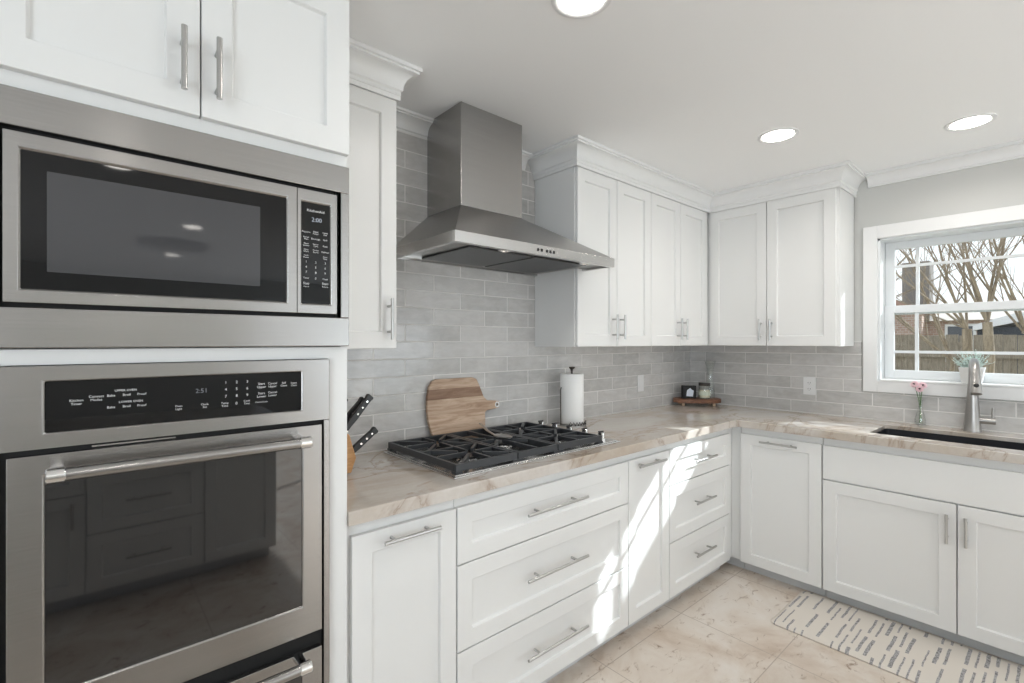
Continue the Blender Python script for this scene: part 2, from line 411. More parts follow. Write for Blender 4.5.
def cprof(z0, p=.068):
    h = T-z0
    pr = [(0.0005, z0), (.010, z0), (.010, z0+.10*h), (.016, z0+.16*h)]
    for k in range(7):     # cove
        a = PI/2*k/6; pr.append((.016+(p-.016-.008)*(1-math.cos(a)), z0+.16*h+.60*h*math.sin(a)))
    pr += [(p-.008, z0+.84*h), (p, z0+.86*h), (p, T), (0.0005, T)]
    return pr
UF = -.318
KC = .1045
crown([(-1.706, -.0005), (-1.706, UF), (UF, UF), (UF, -1.091), (-.0005, -1.091)], [(0.0005, 2.2745), (.009, 2.2745), (.009, 2.290), (.012, 2.292)]+cprof(2.296)[1:], 1, 'trim_1')
crown([(-.0005, -1.0915-.069), (-.0005, Y0)], cprof(2.316), 1, 'trim_2')
crown([(-2.70+.07, -.0005), (-1.706-.07, -.0005)], cprof(2.316), 1, 'trim_3')
crown([(-3.025, -.318), (-2.706, -.318), (-2.706, -.0005)], [(0.0005, 2.2745), (.009, 2.2745), (.009, 2.290), (.012, 2.292)]+cprof(2.296)[1:], 1, 'trim_4')
crown([(-3.80, -.655), (-3.028, -.655)], cprof(2.318), 1, 'trim_5')

# ---------------------------------------------------------------- window
def make_window(name, y0, y1, z0, z1, meet, vm, hm, casing=True):
    root = bpy.data.objects.new(name, None); C.objects.link(root); root['kind'] = 'structure'; root.location = (0, 0, 0)
    c = .07
    mb = MB()
    mb.box(-.022, -.0105 if False else -.0005, y0-c, y0, z0-.065, z1+.075); mb.box(-.022, -.0005, y1, y1+c, z0-.065, z1+.075)
    mb.box(-.022, -.0005, y0, y1, z1, z1+.075); mb.box(-.022, -.0005, y0, y1, z0-.065, z0)
    mb.build('casing', whiteA, root, bevel=.002)
    mb = MB()     # jamb liner and sill
    mb.box(-.001, .149, y0, y0+.012, z0, z1); mb.box(-.001, .149, y1-.012, y1, z0, z1); mb.box(-.001, .149, y0, y1, z1-.012, z1)
    mb.build('jamb', vinyl, root)
    MB().box(-.024, .149, y0+.0125, y1-.0125, z0-.0, z0+.012).build('sill', whiteA, root, bevel=.002)
    ya, yb = y0+.0125, y1-.0125; za, zb = z0+.0125, z1-.0125
    st = .046
    # lower sash nearer the room, upper sash behind
    for nm, xa, xb, a, b in (('lower_sash', .094, .124, za, meet[1]), ('upper_sash', .1245, .148, meet[0], zb)):
        mb = MB(); rb = .052 if nm == 'lower_sash' else .045
        mb.box(xa, xb, ya, ya+st, a, b); mb.box(xa, xb, yb-st, yb, a, b); mb.box(xa, xb, ya+st, yb-st, a, a+rb)
        mb.box(xa, xb, ya+st, yb-st, b-.045, b)
        s_ = mb.build(nm, vinyl, root, bevel=.002)
        mb = MB(); xm = (xa+xb)/2
        for v in vm: mb.box(xm-.008, xm+.008, v-.008, v+.008, a+.03, b-.03)
        hz = hm[0] if nm == 'lower_sash' else hm[1]
        mb.box(xm-.007, xm+.007, ya+.03, yb-.03, hz-.008, hz+.008)
        mb.build('muntin', vinyl, s_)
        MB().box(xm-.001, xm+.001, ya+.03, yb-.03, a+.03, b-.03).build('pane', paneglass, s_)
    return root
make_window('window_1', WY0, WY1, WZ0, WZ1, (1.547, 1.600), (-1.372, -1.878), (1.322, 1.838))
# openings behind the camera (seen only in reflections)
def simple_frame(name, axis, pos, a0, a1, z0, z1, n):
    mb = MB(); t_ = .05
    def bx(u0, u1, v0, v1):
        if axis == 'x': mb.box(pos-.03, pos+.03, u0, u1, v0, v1)
        else: mb.box(u0, u1, pos-.03, pos+.03, v0, v1)
    bx(a0, a1, z0, z0+t_); bx(a0, a1, z1-t_, z1)
    for k in range(n+1):
        u = a0+(a1-a0)*k/n; bx(max(a0, u-t_/2), min(a1, u+t_/2), z0, z1)
    struct(name, mb, whiteA)
simple_frame('added_door', 'x', .07, DY0, DY1, .02, 2.15, 2)
simple_frame('window_3', 'x', X0-.07, -5.5, -2.9, .6, 2.2, 3)
simple_frame('window_4', 'y', Y0-.07, -1.6, -.3, 1.1, 2.1, 2)
simple_frame('door_1', 'y', Y0-.07, -6.35, -4.65, 0, 2.25, 2)

# ---------------------------------------------------------------- cabinets
def shaker(name, parent, x0, x1, z0, z1, yb, th=.019, st=.060, rec=.012, m=None, sb=None):
    """front with a recessed flat panel; back plane at local y=yb, face towards -y"""
    yf = yb-th; yr = yf+rec; sb = sb or st
    mb = MB(); i0, i1, j0, j1 = x0+st, x1-st, z0+sb, z1-sb; e = .003
    def rect(a, b, c, d, y): return [(a, y, c), (b, y, c), (b, y, d), (a, y, d)]
    v = rect(x0, x1, z0, z1, yb)+rect(x0, x1, z0, z1, yf)+rect(i0, i1, j0, j1, yf)+rect(i0+e, i1-e, j0+e, j1-e, yr)
    f = [(0, 1, 2, 3)]
    for a in (0, 4, 8):
        for k in range(4): k2 = (k+1) % 4; f.append((a+k, a+4+k, a+4+k2, a+k2))
    f.append((12, 13, 14, 15))
    mb.add(v, f)
    return mb.build(name, m or white, parent, bevel=.0012, seg=1)
def slab(name, parent, x0, x1, z0, z1, yb, th=.019):
    return MB().box(x0, x1, yb-th, yb, z0, z1).build(name, white, parent, bevel=.0015)
def pull(parent, x, z, yf, length, horiz=True, r=.0058, out=.034):
    mb = MB(); h = length/2; pp = h*.62
    if horiz:
        mb.tube([(x-h, yf-out, z), (x+h, yf-out, z)], r, 12)
        for s_ in (-1, 1): mb.tube([(x+s_*pp, yf+.001, z), (x+s_*pp, yf-out, z)], r*.8, 10)
    else:
        mb.tube([(x, yf-out, z-h), (x, yf-out, z+h)], r, 12)
        for s_ in (-1, 1): mb.tube([(x, yf+.001, z+s_*pp), (x, yf-out, z+s_*pp)], r*.8, 10)
    return mb.build('handle', nickel, parent, smooth=True)

FACE = -.605      # face frame plane of base units, doors sit on it
RB = -PI/2        # units along the right wall
def base_cab(name, label, x0, W, fronts, wall='A', cat='cabinet', low=.068, face_l=0.0, face_r=0.0):
    """fronts: (kind, a, b, z0, z1, handle) in absolute run coordinate"""
    if wall == 'A': loc = (x0, 0, 0); rz = 0
    else: loc = (0, -x0, 0); rz = RB
    r = thing(name, label, cat, loc, rz)
    mb = MB()
    if cat == 'sink cabinet':
        mb.box(.001, W-.001, FACE, -.012, low, .655); mb.box(.001, .019, FACE, -.012, .655, .874); mb.box(W-.019, W-.001, FACE, -.012, .655, .874); mb.box(.019, W-.019, FACE, FACE+.018, .655, .874)
    else: mb.box(.001, W-.001, FACE, -.012, low, .874)
    mb.build('carcass', white, r)
    MB().box(.001, W-.001, FACE+.045, FACE+.06, .0, low-.0005).build('toe_kick', toe, r)
    for kind, a, b, z0, z1, h in fronts:
        a -= x0; b -= x0
        if kind == 'door': p = shaker('door', r, a, b, z0, z1, FACE-.0005)
        elif kind == 'drawer': p = shaker('drawer', r, a, b, z0, z1, FACE-.0005)
        elif kind == 'slab': p = slab('false_front', r, a, b, z0, z1, FACE-.0005)
        yf = FACE-.0195
        if h: pull(p, h[0]-x0, h[1], yf, h[2], h[3])
    return r
GRP = None
base_cab('base_cabinet', 'white shaker base cabinet with one door, between the oven tower and the wide drawers', -3.0270, .377,
         [('door', -3.007, -2.653, .075, .832, (-2.828, .801, .19, True))])
base_cab('drawer_cabinet', 'wide white cabinet of three drawers under the gas cooktop', -2.650, .953,
         [('drawer', -2.647, -1.699, .643, .832, (-2.19, .747, .335, True)), ('drawer', -2.647, -1.699, .353, .638, (-2.19, .505, .335, True)),
          ('drawer', -2.647, -1.699, .075, .348, (-2.19, .217, .335, True))])
base_cab('base_cabinet', 'narrow white single-door base cabinet between the two banks of drawers', -1.697, .350,
         [('door', -1.694, -1.350, .075, .832, (-1.54, .804, .225, True))])
base_cab('drawer_cabinet', 'narrower white three-drawer cabinet nearest the inside corner', -1.347, .680,
         [('drawer', -1.344, -.673, .649, .832, (-1.02, .745, .23, True)), ('drawer', -1.344, -.673, .357, .644, (-1.02, .517, .21, True)),
          ('drawer', -1.344, -.673, .075, .352, (-1.02, .236, .21, True))])
# blind corner unit
r = thing('corner_cabinet', 'blind corner cabinet filler where the two counter runs meet', 'cabinet', (-.667, 0, 0))
mb = MB(); mb.box(.001, .667-.012, FACE, -.012, .068, .874); mb.box(.06, .667-.012, -.662, FACE-.001, .068, .874)
mb.build('carcass', white, r); MB().box(.105, .667-.012, -.662, FACE+.06, 0, .0675).build('toe_kick', toe, r)
base_cab('base_cabinet', 'white base cabinet with a tall door and a horizontal pull, right of the inside corner', .663, .431,
         [('door', .665, 1.091, .066, .834, (.884, .804, .195, True))], 'B')
base_cab('sink_cabinet', 'white double-door sink cabinet with a plain false front', 1.095, 1.060,
         [('slab', 1.098, 2.152, .655, .832, None), ('door', 1.098, 1.624, .066, .648, (1.594, .538, .13, False)),
          ('door', 1.629, 2.152, .066, .648, (1.658, .538, .13, False))], 'B', 'sink cabinet')
base_cab('base_cabinet', 'white base cabinet right of the sink cabinet', 2.156, .600,
         [('drawer', 2.159, 2.753, .655, .832, (2.456, .745, .19, True)), ('door', 2.159, 2.753, .066, .648, (2.20, .54, .13, False))], 'B')

def wall_cab(label, x0, W, depth, z0, z1, doors, wall='A', gapl=False):
    if wall == 'A': loc = (x0, 0, z0); rz = 0
    else: loc = (0, -x0, z0); rz = RB
    r = thing('wall_cabinet', label, 'cabinet', loc, rz)
    MB().box(.0008, W-.0008, -depth, -.0115, 0, z1-z0).build('carcass', white, r)
    for a, b, za, zb, h in doors:
        p = shaker('door', r, a-x0, b-x0, za-z0, zb-z0, -depth-.0005, th=.0175)
        if h: pull(p, h[0]-x0, h[1]-z0, -depth-.018, h[2], False)
    return r
UZ, UT = 1.356, CEIL-.001
UD = .2995
wall_cab('two-door white wall cabinet beside the range hood', -1.705, .670, UD, UZ, UT,
         [(-1.698, -1.3705, UZ+.002, 2.274, (-1.409, 1.463, .135)), (-1.3665, -1.037, UZ+.002, 2.274, (-1.341, 1.463, .135))])
wall_cab('two-door white wall cabinet on the hood wall, the one ending in the corner', -1.0345, .7345, UD, UZ, UT,
         [(-1.0325, -.698, UZ+.002, 2.274, (-.738, 1.463, .135)), (-.694, -.3495, UZ+.002, 2.274, (-.671, 1.463, .135))])
wall_cab('two-door white wall cabinet between the corner and the window', .3002, .7898, UD, UZ, UT,
         [(.3235, .693, UZ+.002, 2.274, (.662, 1.459, .135)), (.697, 1.074, UZ+.002, 2.274, (.727, 1.459, .135))], 'B')
wall_cab('narrow single-door white wall cabinet between the oven tower and the range hood', -3.0265, .3205, UD, UZ+.001, UT,
         [(-3.0255, -2.708, UZ+.003, 2.274, (-2.742, 1.466, .15))])

# tall oven tower
OX0, OX1 = -3.80, -3.0278
TF = -.640
r = thing('oven_tower_cabinet', 'tall white cabinet housing the microwave and wall oven', 'cabinet', (OX0, 0, 0))
W = OX1-OX0
mb = MB()       # shell with two appliance openings
mb.box(0, .018, TF, -.012, .068, CEIL-.001); mb.box(W-.018, W, TF, -.012, .068, CEIL-.001)
mb.box(.018, W-.018, -.03, -.012, .068, CEIL-.001)
mb.box(.018, W-.018, TF, -.03, 1.853, CEIL-.001); mb.box(.018, W-.018, TF, -.03, 1.3385, 1.369)
mb.box(.018, W-.018, TF, -.03, .068, .250)
mb.box(.018, .085, TF, TF+.02, .25, 1.3385); mb.box(.018, .070, TF, TF+.02, 1.369, 1.853); mb.box(W-.052, W-.018, TF, TF+.02, .25, 1.3385)
mb.build('carcass', white, r)
MB().box(.001, W-.001, TF+.06, TF+.075, 0, .0675).build('toe_kick', toe, r)
def absx(x): return x-OX0
sp_ = -3.374
p = shaker('door', r, absx(-3.715), absx(sp_-.0015), 1.893, 2.314, TF-.0005, th=.020, st=.062); pull(p, absx(-3.409), 1.998, TF-.0205, .137, False, r=.0062)
p = shaker('door', r, absx(sp_+.0015), absx(-3.0290), 1.893, 2.314, TF-.0005, th=.020, st=.062); pull(p, absx(-3.343), 1.998, TF-.0205, .137, False, r=.0062)
slab('drawer', r, absx(-3.715), absx(-3.036), .075, .24, TF-.0005)

# ---------------------------------------------------------------- microwave with its trim kit
PF = -.660
r = thing('microwave_oven', 'built-in stainless microwave with black window above the wall oven', 'microwave', (-3.40, 0, 1.36))
def R_(x, y, z): return (x+3.40, y, z-1.36)
def rbox(mb, x0, x1, y0, y1, z0, z1, mi=0): return mb.box(x0+3.40, x1+3.40, y0, y1, z0-1.36, z1-1.36, mi)
KL, KR = -3.745, -3.0295
mb = MB()
rbox(mb, KL, KR, PF, TF-.001, 1.786, 1.858); rbox(mb, KL, KR, PF, TF-.001, 1.3715, 1.448)
rbox(mb, KL, -3.688, PF, TF-.001, 1.448, 1.786); rbox(mb, -3.053, KR, PF, TF-.001, 1.448, 1.786)
mb.build('trim_kit', steelx, r, bevel=.002)
mb = MB(); rbox(mb, -3.72, -3.06, PF+.018, -.10, 1.40, 1.83); mb.build('body', blackgap, r)
# door
def frame_plate(mb, x0, x1, z0, z1, a0, a1, b0, b1, yf, yb, lip=.004):
    """plate with an opening a0..a1 x b0..b1, bevelled inner lip"""
    def rc(p, q, s_, t_, y): return [(p, y, s_), (q, y, s_), (q, y, t_), (p, y, t_)]
    v = rc(x0, x1, z0, z1, yb)+rc(x0, x1, z0, z1, yf)+rc(a0, a1, b0, b1, yf)+rc(a0+lip, a1-lip, b0+lip, b1-lip, yf+lip)+rc(a0+lip, a1-lip, b0+lip, b1-lip, yb)
    f = []
    for a in (0, 4, 8, 12):
        for k in range(4): k2 = (k+1) % 4; f.append((a+k, a+4+k, a+4+k2, a+k2))
    for k in range(4): k2 = (k+1) % 4; f.append((16+k, k, k2, 16+k2))
    mb.add(v, f)
mb = MB(); frame_plate(mb, -3.684+3.40, -3.1665+3.40, 1.457-1.36, 1.776-1.36, -3.664+3.40, -3.188+3.40, 1.480-1.36, 1.748-1.36, PF-.002, PF+.016)
d = mb.build('door', steelx, r, bevel=.0012)
mb = MB(); rbox(mb, -3.663, -3.189, PF+.0025, PF+.012, 1.481, 1.747); mb.build('door_glass', blackglass, d)
mb = MB(); rbox(mb, -3.625, -3.251, PF+.0018, PF+.0024, 1.518, 1.711); o = mb.build('viewing_screen', mwscreen, d)
o['label'] = 'grey see-through screen of the microwave door'
mb = MB(); frame_plate(mb, -3.1655+3.40, -3.064+3.40, 1.457-1.36, 1.776-1.36, -3.157+3.40, -3.0785+3.40, 1.479-1.36, 1.747-1.36, PF-.002, PF+.016)
d = mb.build('control_panel', steelx, r, bevel=.0012)
mb = MB(); rbox(mb, -3.156, -3.0795, PF+.0015, PF+.012, 1.480, 1.746); mb.build('keypad', blackglass, d)
pl = lambda u, v: (u+3.40, PF+.0010, v-1.36)
its = [('KitchenAid', -3.119, 1.7235, .0100, 'CENTER')]
c3 = (-3.143, -3.119, -3.0945)
rows = [(1.667, ('Popcorn', 'Baked\nPotato', 'Soften\nMelt')), (1.651, ('Reheat\nPlate', 'Beverage', 'Grill')),
        (1.6345, ('Steam\nSimmer', 'Sensor\nCook', 'Pizza')), (1.619, ('Keep\nWarm', 'Frozen\nEntree', 'Defrost'))]
for z, ws in rows:
    for x, t_ in zip(c3, ws): its.append((t_, x, z, .0052 if '\n' in t_ else .0062, 'CENTER'))
its += [('Cook\nPower', c3[0], 1.604, .0052, 'CENTER'), ('Cook\nTime', c3[2], 1.604, .0052, 'CENTER')]
dg_ = [('1', '2', '3'), ('4', '5', '6'), ('7', '8', '9')]
for k, ds in enumerate(dg_):
    for x, t_ in zip(c3, ds): its.append((t_, x, 1.590-.0135*k, .008, 'CENTER'))
its += [('Timer', c3[0], 1.548, .006, 'CENTER'), ('0', c3[1], 1.548, .008, 'CENTER'), ('Clock', c3[2], 1.548, .006, 'CENTER'),
        ('Stop', c3[0], 1.534, .0085, 'CENTER'), ('Cancel', c3[0], 1.526, .005, 'CENTER'), ('Start', c3[2], 1.536, .0085, 'CENTER'), ('Resume', c3[2], 1.528, .005, 'CENTER')]
text_mesh(its, 'lettering', lettering, d, pl)
text_mesh([('2:00', -3.1165, 1.7005, .0155, 'CENTER')], 'clock_display', segm, d, pl)

# ---------------------------------------------------------------- double wall oven
r = thing('wall_oven', 'stainless double wall oven with black control panel below the microwave', 'oven', (-3.40, 0, .25))
OB = .25
def obox(mb, x0, x1, y0, y1, z0, z1, mi=0): return mb.box(x0+3.40, x1+3.40, y0, y1, z0-OB, z1-OB, mi)
mb = MB(); obox(mb, -3.70, -3.10, TF+.025, -.08, .255, 1.33); mb.build('body', blackgap, r)
XL, XR = -3.745, -3.083
mb = MB(); frame_plate(mb, XL+3.40, XR+3.40, 1.178-OB, 1.337-OB, -3.630+3.40, -3.153+3.40, 1.206-OB, 1.309-OB, PF, TF-.001, .003)
mb.build('fascia', steelx, r, bevel=.002)
for a_, b_ in ((XL, -3.690), (-3.0985, XR)):
    mb = MB(); obox(mb, a_, b_, PF, TF-.001, .255, 1.178); mb.build('side_trim', steelx, r, bevel=.0015)
mb = MB(); obox(mb, -3.689, -3.0995, PF+.012, TF-.001, .27, 1.1775); mb.build('door_gap', blackgap, r)
mb = MB(); obox(mb, -3.56, -3.42, PF+.010, PF+.0118, 1.1705, 1.1735); mb.build('vent_slot', steelx, r)
mb = MB(); obox(mb, -3.627, -3.156, PF+.003, PF+.015, 1.209, 1.306); cp = mb.build('control_panel', blackglass, r)
po = lambda u, v: (u+3.40, PF+.0024, v-OB)
CTR = 'CENTER'
its = [('Kitchen\nTimer', -3.5829, 1.2637, .0068, CTR), ('Convect\nModes', -3.5530, 1.2695, .0068, CTR), ('UPPER OVEN', -3.5064, 1.2825, .0062, CTR), ('LOWER OVEN', -3.4978, 1.2585, .0062, CTR)]
for z_ in (1.273, 1.249):
    for x_, s_ in ((-3.530, 'Bake'), (-3.505, 'Broil'), (-3.480, 'Proof')): its.append((s_, x_, z_, .0068, CTR))
for r_ in range(3):
    for c_ in range(3): its.append((str(r_*3+c_+1), -3.324+.0225*c_, 1.288-.0160*r_, .0088, CTR))
for x_, z_, s_, q_ in ((-3.415, 1.238, 'Oven\nLight', .0062), (-3.366, 1.238, 'Clock\nSet', .0062), (-3.326, 1.237, 'Temp\nTime', .0066), (-3.302, 1.238, '0', .0088), (-3.280, 1.239, 'Cook\nTime', .0062),
                       (-3.248, 1.277, 'Start\nUpper', .0078), (-3.223, 1.277, 'Cancel\nUpper', .0074), (-3.248, 1.254, 'Start\nLower', .0078), (-3.223, 1.255, 'Cancel\nLower', .0074),
                       (-3.248, 1.237, 'Control Lock', .0050), (-3.197, 1.277, 'Self\nClean', .0066), (-3.173, 1.276, 'Steam\nClean', .0062)):
    its.append((s_, x_, z_, q_, CTR))
text_mesh(its, 'lettering', lettering, cp, po)
text_mesh([('2:51', -3.372, 1.272, .014, 'CENTER')], 'clock_display', segm2, cp, po)
def oven_door(z0, z1, g0, g1, hz, nm):
    mb = MB(); frame_plate(mb, -3.679+3.40, -3.106+3.40, z0-OB, z1-OB, -3.630+3.40, -3.153+3.40, g0-OB, g1-OB, PF-.008, PF+.010, .003)
    d = mb.build('door', steelx, r, bevel=.0015)
    mb = MB(); obox(mb, -3.627, -3.156, PF-.004, PF+.008, g0+.003, g1-.003); mb.build('door_glass', ovenglass, d)
    mb = MB(); x0, x1 = -3.618+3.40, -3.158+3.40; z = hz-OB; y = PF-.062
    mb.tube([(x0+.022, y, z), (x1-.022, y, z)], .0125, 20)
    mb.build('handle', steelx, d, smooth=True)
    for a, b in ((x0-.006, x0+.022), (x1-.022, x1+.006)):
        mb = MB(); mb.tube([(a, y, z), (a+.002, y, z), (b-.002, y, z), (b, y, z)], [.0125, .0145, .0145, .013], 20)
        m0 = (a+b)/2; mb.tube([(m0, y+.004, z), (m0, PF-.006, z)], [.010, .0125], 16)
        mb.build('handle_bracket', chrome, d, smooth=True)
    return d
oven_door(.633, 1.168, .706, 1.130, 1.137, 'upper')
oven_door(.275, .590, .34, .555, .585-.0, 'lower')

# ---------------------------------------------------------------- range hood
hx0, hx1, hy = -2.578, -1.645, -.508
cx0, cx1, cyf = -2.392, -2.046, -.281
r = thing('range_hood', 'stainless pyramid range hood with square flue above the cooktop', 'range hood', ((hx0+hx1)/2, 0, 1.744))
mx = (hx0+hx1)/2
def hv(x, y, z): return (x-mx, y, z-1.744)
mb = MB(); hb, ht = 1.744, 1.786; wl = .003
# band: hollow rim
yb_ = -.0115
mb.box(hx0-mx, hx1-mx, hy, hy+.020, 0, ht-hb); mb.box(hx0-mx, hx0+.020-mx, hy+.020, yb_, 0, ht-hb); mb.box(hx1-.020-mx, hx1-mx, hy+.020, yb_, 0, ht-hb)
mb.box(hx0+.020-mx, hx1-.020-mx, yb_-.02, yb_, 0, ht-hb)
mb.build('rim', mat('rim_steel', (.62, .61, .60), .22, 1.0), r, bevel=.0012)
mb = MB(); tz = 1.956
v = [hv(hx0+.002, hy+.002, ht), hv(hx1-.002, hy+.002, ht), hv(hx1-.002, yb_, ht), hv(hx0+.002, yb_, ht), hv(cx0, cyf, tz), hv(cx1, cyf, tz), hv(cx1, yb_, tz), hv(cx0, yb_, tz)]
mb.add(v, [(0, 1, 5, 4), (1, 2, 6, 5), (3, 0, 4, 7), (2, 3, 7, 6), (4, 5, 6, 7), (0, 3, 2, 1)])
mb.build('canopy', steelhood, r)
MB().box(cx0-mx, cx1-mx, cyf, yb_, tz-1.744+.0005, CEIL-.001-1.744).build('flue', steelflue, r, bevel=.0012)
mb = MB(); mb.box(hx0+.0205-mx, hx1-.0205-mx, hy+.0205, yb_-.0205, .012, .020); un = mb.build('underside', steelhood, r)
for k in range(2):
    a = hx0+.12+k*.355-mx
    MB().box(a, a+.340, -.43, -.07, .005, .0115).build('grease_filter', mesh_f, r, bevel=.003)
for px_ in (hx0+.28, hx1-.16):
    mb = MB(); mb.lathe([(.032, .0115), (.034, .006), (.026, .004), (.024, .010)], (px_-mx, -.465, 0), 20)
    mb.build('hood_lamp', chrome, r, smooth=True)
for k in (-2, -1, 0, 1, 2):
    mb = MB(); mb.box(-.0-.008+k*.021+(.004 if k > -1 else -.006), .002+k*.021+(.004 if k > -1 else -.006), hy-.003, hy+.001, .015, .027)
    mb.build('control_button', blackp, r, bevel=.001)

# ---------------------------------------------------------------- countertop
CT0, CT1 = .8925, .914
sx0, sx1, sy0, sy1 = -.530, -.165, -1.98, -1.278
mb = MB()
xs = sorted([-3.0265, -.650, sx0, sx1, -.0105]); 
mb.box(-3.0265, -.0105, -.650, -.0105, CT0, CT1)
def lpoly(): return [(-3.0265, -.0105), (-3.0265, -.650), (-.650, -.650), (-.650, -2.76), (-.0105, -2.76), (-.0105, -.0105)]
mb = MB()
# top & bottom as a bmesh with a hole for the sink
bm = bmesh.new()
outer = [bm.verts.new((x, y, CT1)) for x, y in lpoly()]
def rrect(x0, x1, y0, y1, r_, n=5):
    pts = []
    for cx_, cy_, a0 in ((x1-r_, y1-r_, 0), (x0+r_, y1-r_, PI/2), (x0+r_, y0+r_, PI), (x1-r_, y0+r_, 1.5*PI)):
        for k in range(n+1): a = a0+PI/2*k/n; pts.append((cx_+r_*math.cos(a), cy_+r_*math.sin(a)))
    return pts
inner = [bm.verts.new((x, y, CT1)) for x, y in rrect(sx0, sx1, sy0, sy1, .02)]
es = [bm.edges.new((l[i], l[(i+1) % len(l)])) for l in (outer, inner) for i in range(len(l))]
bmesh.ops.triangle_fill(bm, use_beauty=True, edges=es)
bad = [f_ for f_ in bm.faces if sx0 < f_.calc_center_median().x < sx1 and sy0 < f_.calc_center_median().y < sy1]
print('hole faces', len(bad)); bmesh.ops.delete(bm, geom=bad, context='FACES_ONLY')
ret = bmesh.ops.extrude_face_region(bm, geom=list(bm.faces))
for e in ret['geom']:
    if isinstance(e, bmesh.types.BMVert): e.co.z = CT0
bmesh.ops.recalc_face_normals(bm, faces=bm.faces)
bmesh.ops.dissolve_limit(bm, angle_limit=.01, verts=bm.verts, edges=bm.edges)
me = bpy.data.meshes.new('countertop'); bm.to_mesh(me); bm.free(); me.materials.append(stone)
ct = bpy.data.objects.new('countertop', me); C.objects.link(ct)
wt = me.attributes.new('bevel_weight_edge', 'FLOAT', 'EDGE')
for e in me.edges: wt.data[e.index].value = 1.0 if all(me.vertices[q].co.z > CT1-.0005 for q in e.vertices) else 0.0
bv = ct.modifiers.new('bevel', 'BEVEL'); bv.width = .004; bv.segments = 3; bv.limit_method = 'WEIGHT'
tag(ct, 'L-shaped beige quartzite countertop with brown veins', 'countertop')

mb = MB(); mb.box(-3.0265, -.650, -.650, -.625, .8745, CT0); mb.box(-.650, -.625, -2.76, -.650, .8745, CT0)
# turned-down front edge of the stone, same slab look
mb.build('front_edge', stone, ct)
MB().box(-3.0265, -.66, -.60, -.02, .8745, CT0-.0005).build('underlay', white, ct)
# ---------------------------------------------------------------- sink
mb = MB()
def ring(x0, x1, y0, y1, z, r_): return [(x, y, z) for x, y in rrect(x0, x1, y0, y1, r_)]
A_ = [ring(sx0-.02, sx1+.02, sy0-.02, sy1+.02, CT0-.001, .03), ring(sx0-.004, sx1+.004, sy0-.004, sy1+.004, CT0-.001, .022), ring(sx0+.004, sx1-.004, sy0+.004, sy1-.004, .70, .03),
      ring(sx0+.03, sx1-.03, sy0+.03, sy1-.03, .676, .03), ring(sx0+.03, sx1-.03, sy0+.03, sy1-.03, .668, .03), ring(sx0-.006, sx1+.006, sy0-.006, sy1+.006, .695, .03), ring(sx0-.02, sx1+.02, sy0-.02, sy1+.02, CT0-.012, .03)]
n_ = len(A_[0]); v = [p for a in A_ for p in a]; f = []
for i in range(len(A_)):
    j = (i+1) % len(A_)
    if i == 3: continue
    for k in range(n_): k2 = (k+1) % n_; f.append((i*n_+k, i*n_+k2, j*n_+k2, j*n_+k))
f.append(tuple(3*n_+k for k in range(n_))); f.append(tuple(4*n_+k for k in range(n_)))
mb.add(v, f); r = thing('kitchen_sink', 'black undermount sink below the window', 'sink', (0, 0, 0))
mb.build('basin', sinkm, r, smooth=True)
mb = MB(); mb.lathe([(.05, .0), (.05, .003), (.036, .004), (.03, .001)], ((sx0+sx1)/2, -1.62, .6765), 24); mb.build('drain', chrome, r, smooth=True)

# ---------------------------------------------------------------- faucet
r = thing('kitchen_faucet', 'tall brushed steel pull-down faucet with conical body behind the sink', 'faucet', (-.082, -1.628, CT1), math.radians(9))
mb = MB(); mb.lathe([(.038, .0005), (.038, .004), (.035, .010), (.030, .080), (.025, .150), (.0205, .22), (.019, .25)], (0, 0, 0), 24); mb.build('body', faucetm, r, smooth=True)
mb = MB(); pts = [(0, 0, .25)]
for k in range(1, 13):
    a = PI*k/12*.86; pts.append((-.085*(1-math.cos(a)), 0, .25+.117*math.sin(a)))
mb.tube(pts, [.0175]*6+[.018]*7, 20); mb.build('spout', faucetm, r, smooth=True)
e0 = Vector(pts[-1]); dr_ = (Vector(pts[-1])-Vector(pts[-2])).normalized()
mb = MB(); e1 = e0+dr_*.097
mb.tube([e0, e0+dr_*.03, e0+dr_*.08, e1], [.0185, .020, .0225, .0215], 20); h_ = mb.build('spray_head', faucetm, r, smooth=True)
pb = e0+dr_*.060; nn = Vector((dr_.z, 0, -dr_.x)); nn = nn if nn.x < 0 else -nn
mb = MB(); mb.tube([pb+nn*.018, pb+nn*.0275], [.0105, .0095], 16); mb.build('spray_button', blackp, h_, smooth=True)
mb = MB(); mb.tube([(-.004, -.018, .060), (-.008, -.086, .060)], .016, 18)
mb.tube([(-.008, -.074, .070), (-.008, -.076, .128)], .0055, 12); mb.build('lever', faucetm, r, smooth=True)

# ---------------------------------------------------------------- gas cooktop
gx0, gx1, gy0, gy1 = -2.632, -1.700, -.584, -.055
r = thing('gas_cooktop', 'five-burner stainless gas cooktop with black cast iron grates', 'cooktop', ((gx0+gx1)/2, (gy0+gy1)/2, CT1+.0005))
gx, gyc, gz = (gx0+gx1)/2, (gy0+gy1)/2, CT1+.0005
def gb(mb, x0, x1, y0, y1, z0, z1): mb.box(x0-gx, x1-gx, y0-gyc, y1-gyc, z0, z1)
mb = MB(); gb(mb, gx0, gx1, gy0, gy1, 0, .006); gb(mb, gx0+.012, gx1-.012, gy0+.012, gy1-.012, .006, .010)
mb.build('deck', mat('bright_steel', (.74, .73, .72), .22, 1.0), r, bevel=.002)
BUR = [(-2.455, -.43, .040), (-2.455, -.20, .034), (-2.215, -.315, .052), (-1.975, -.20, .040), (-1.975, -.43, .030)]
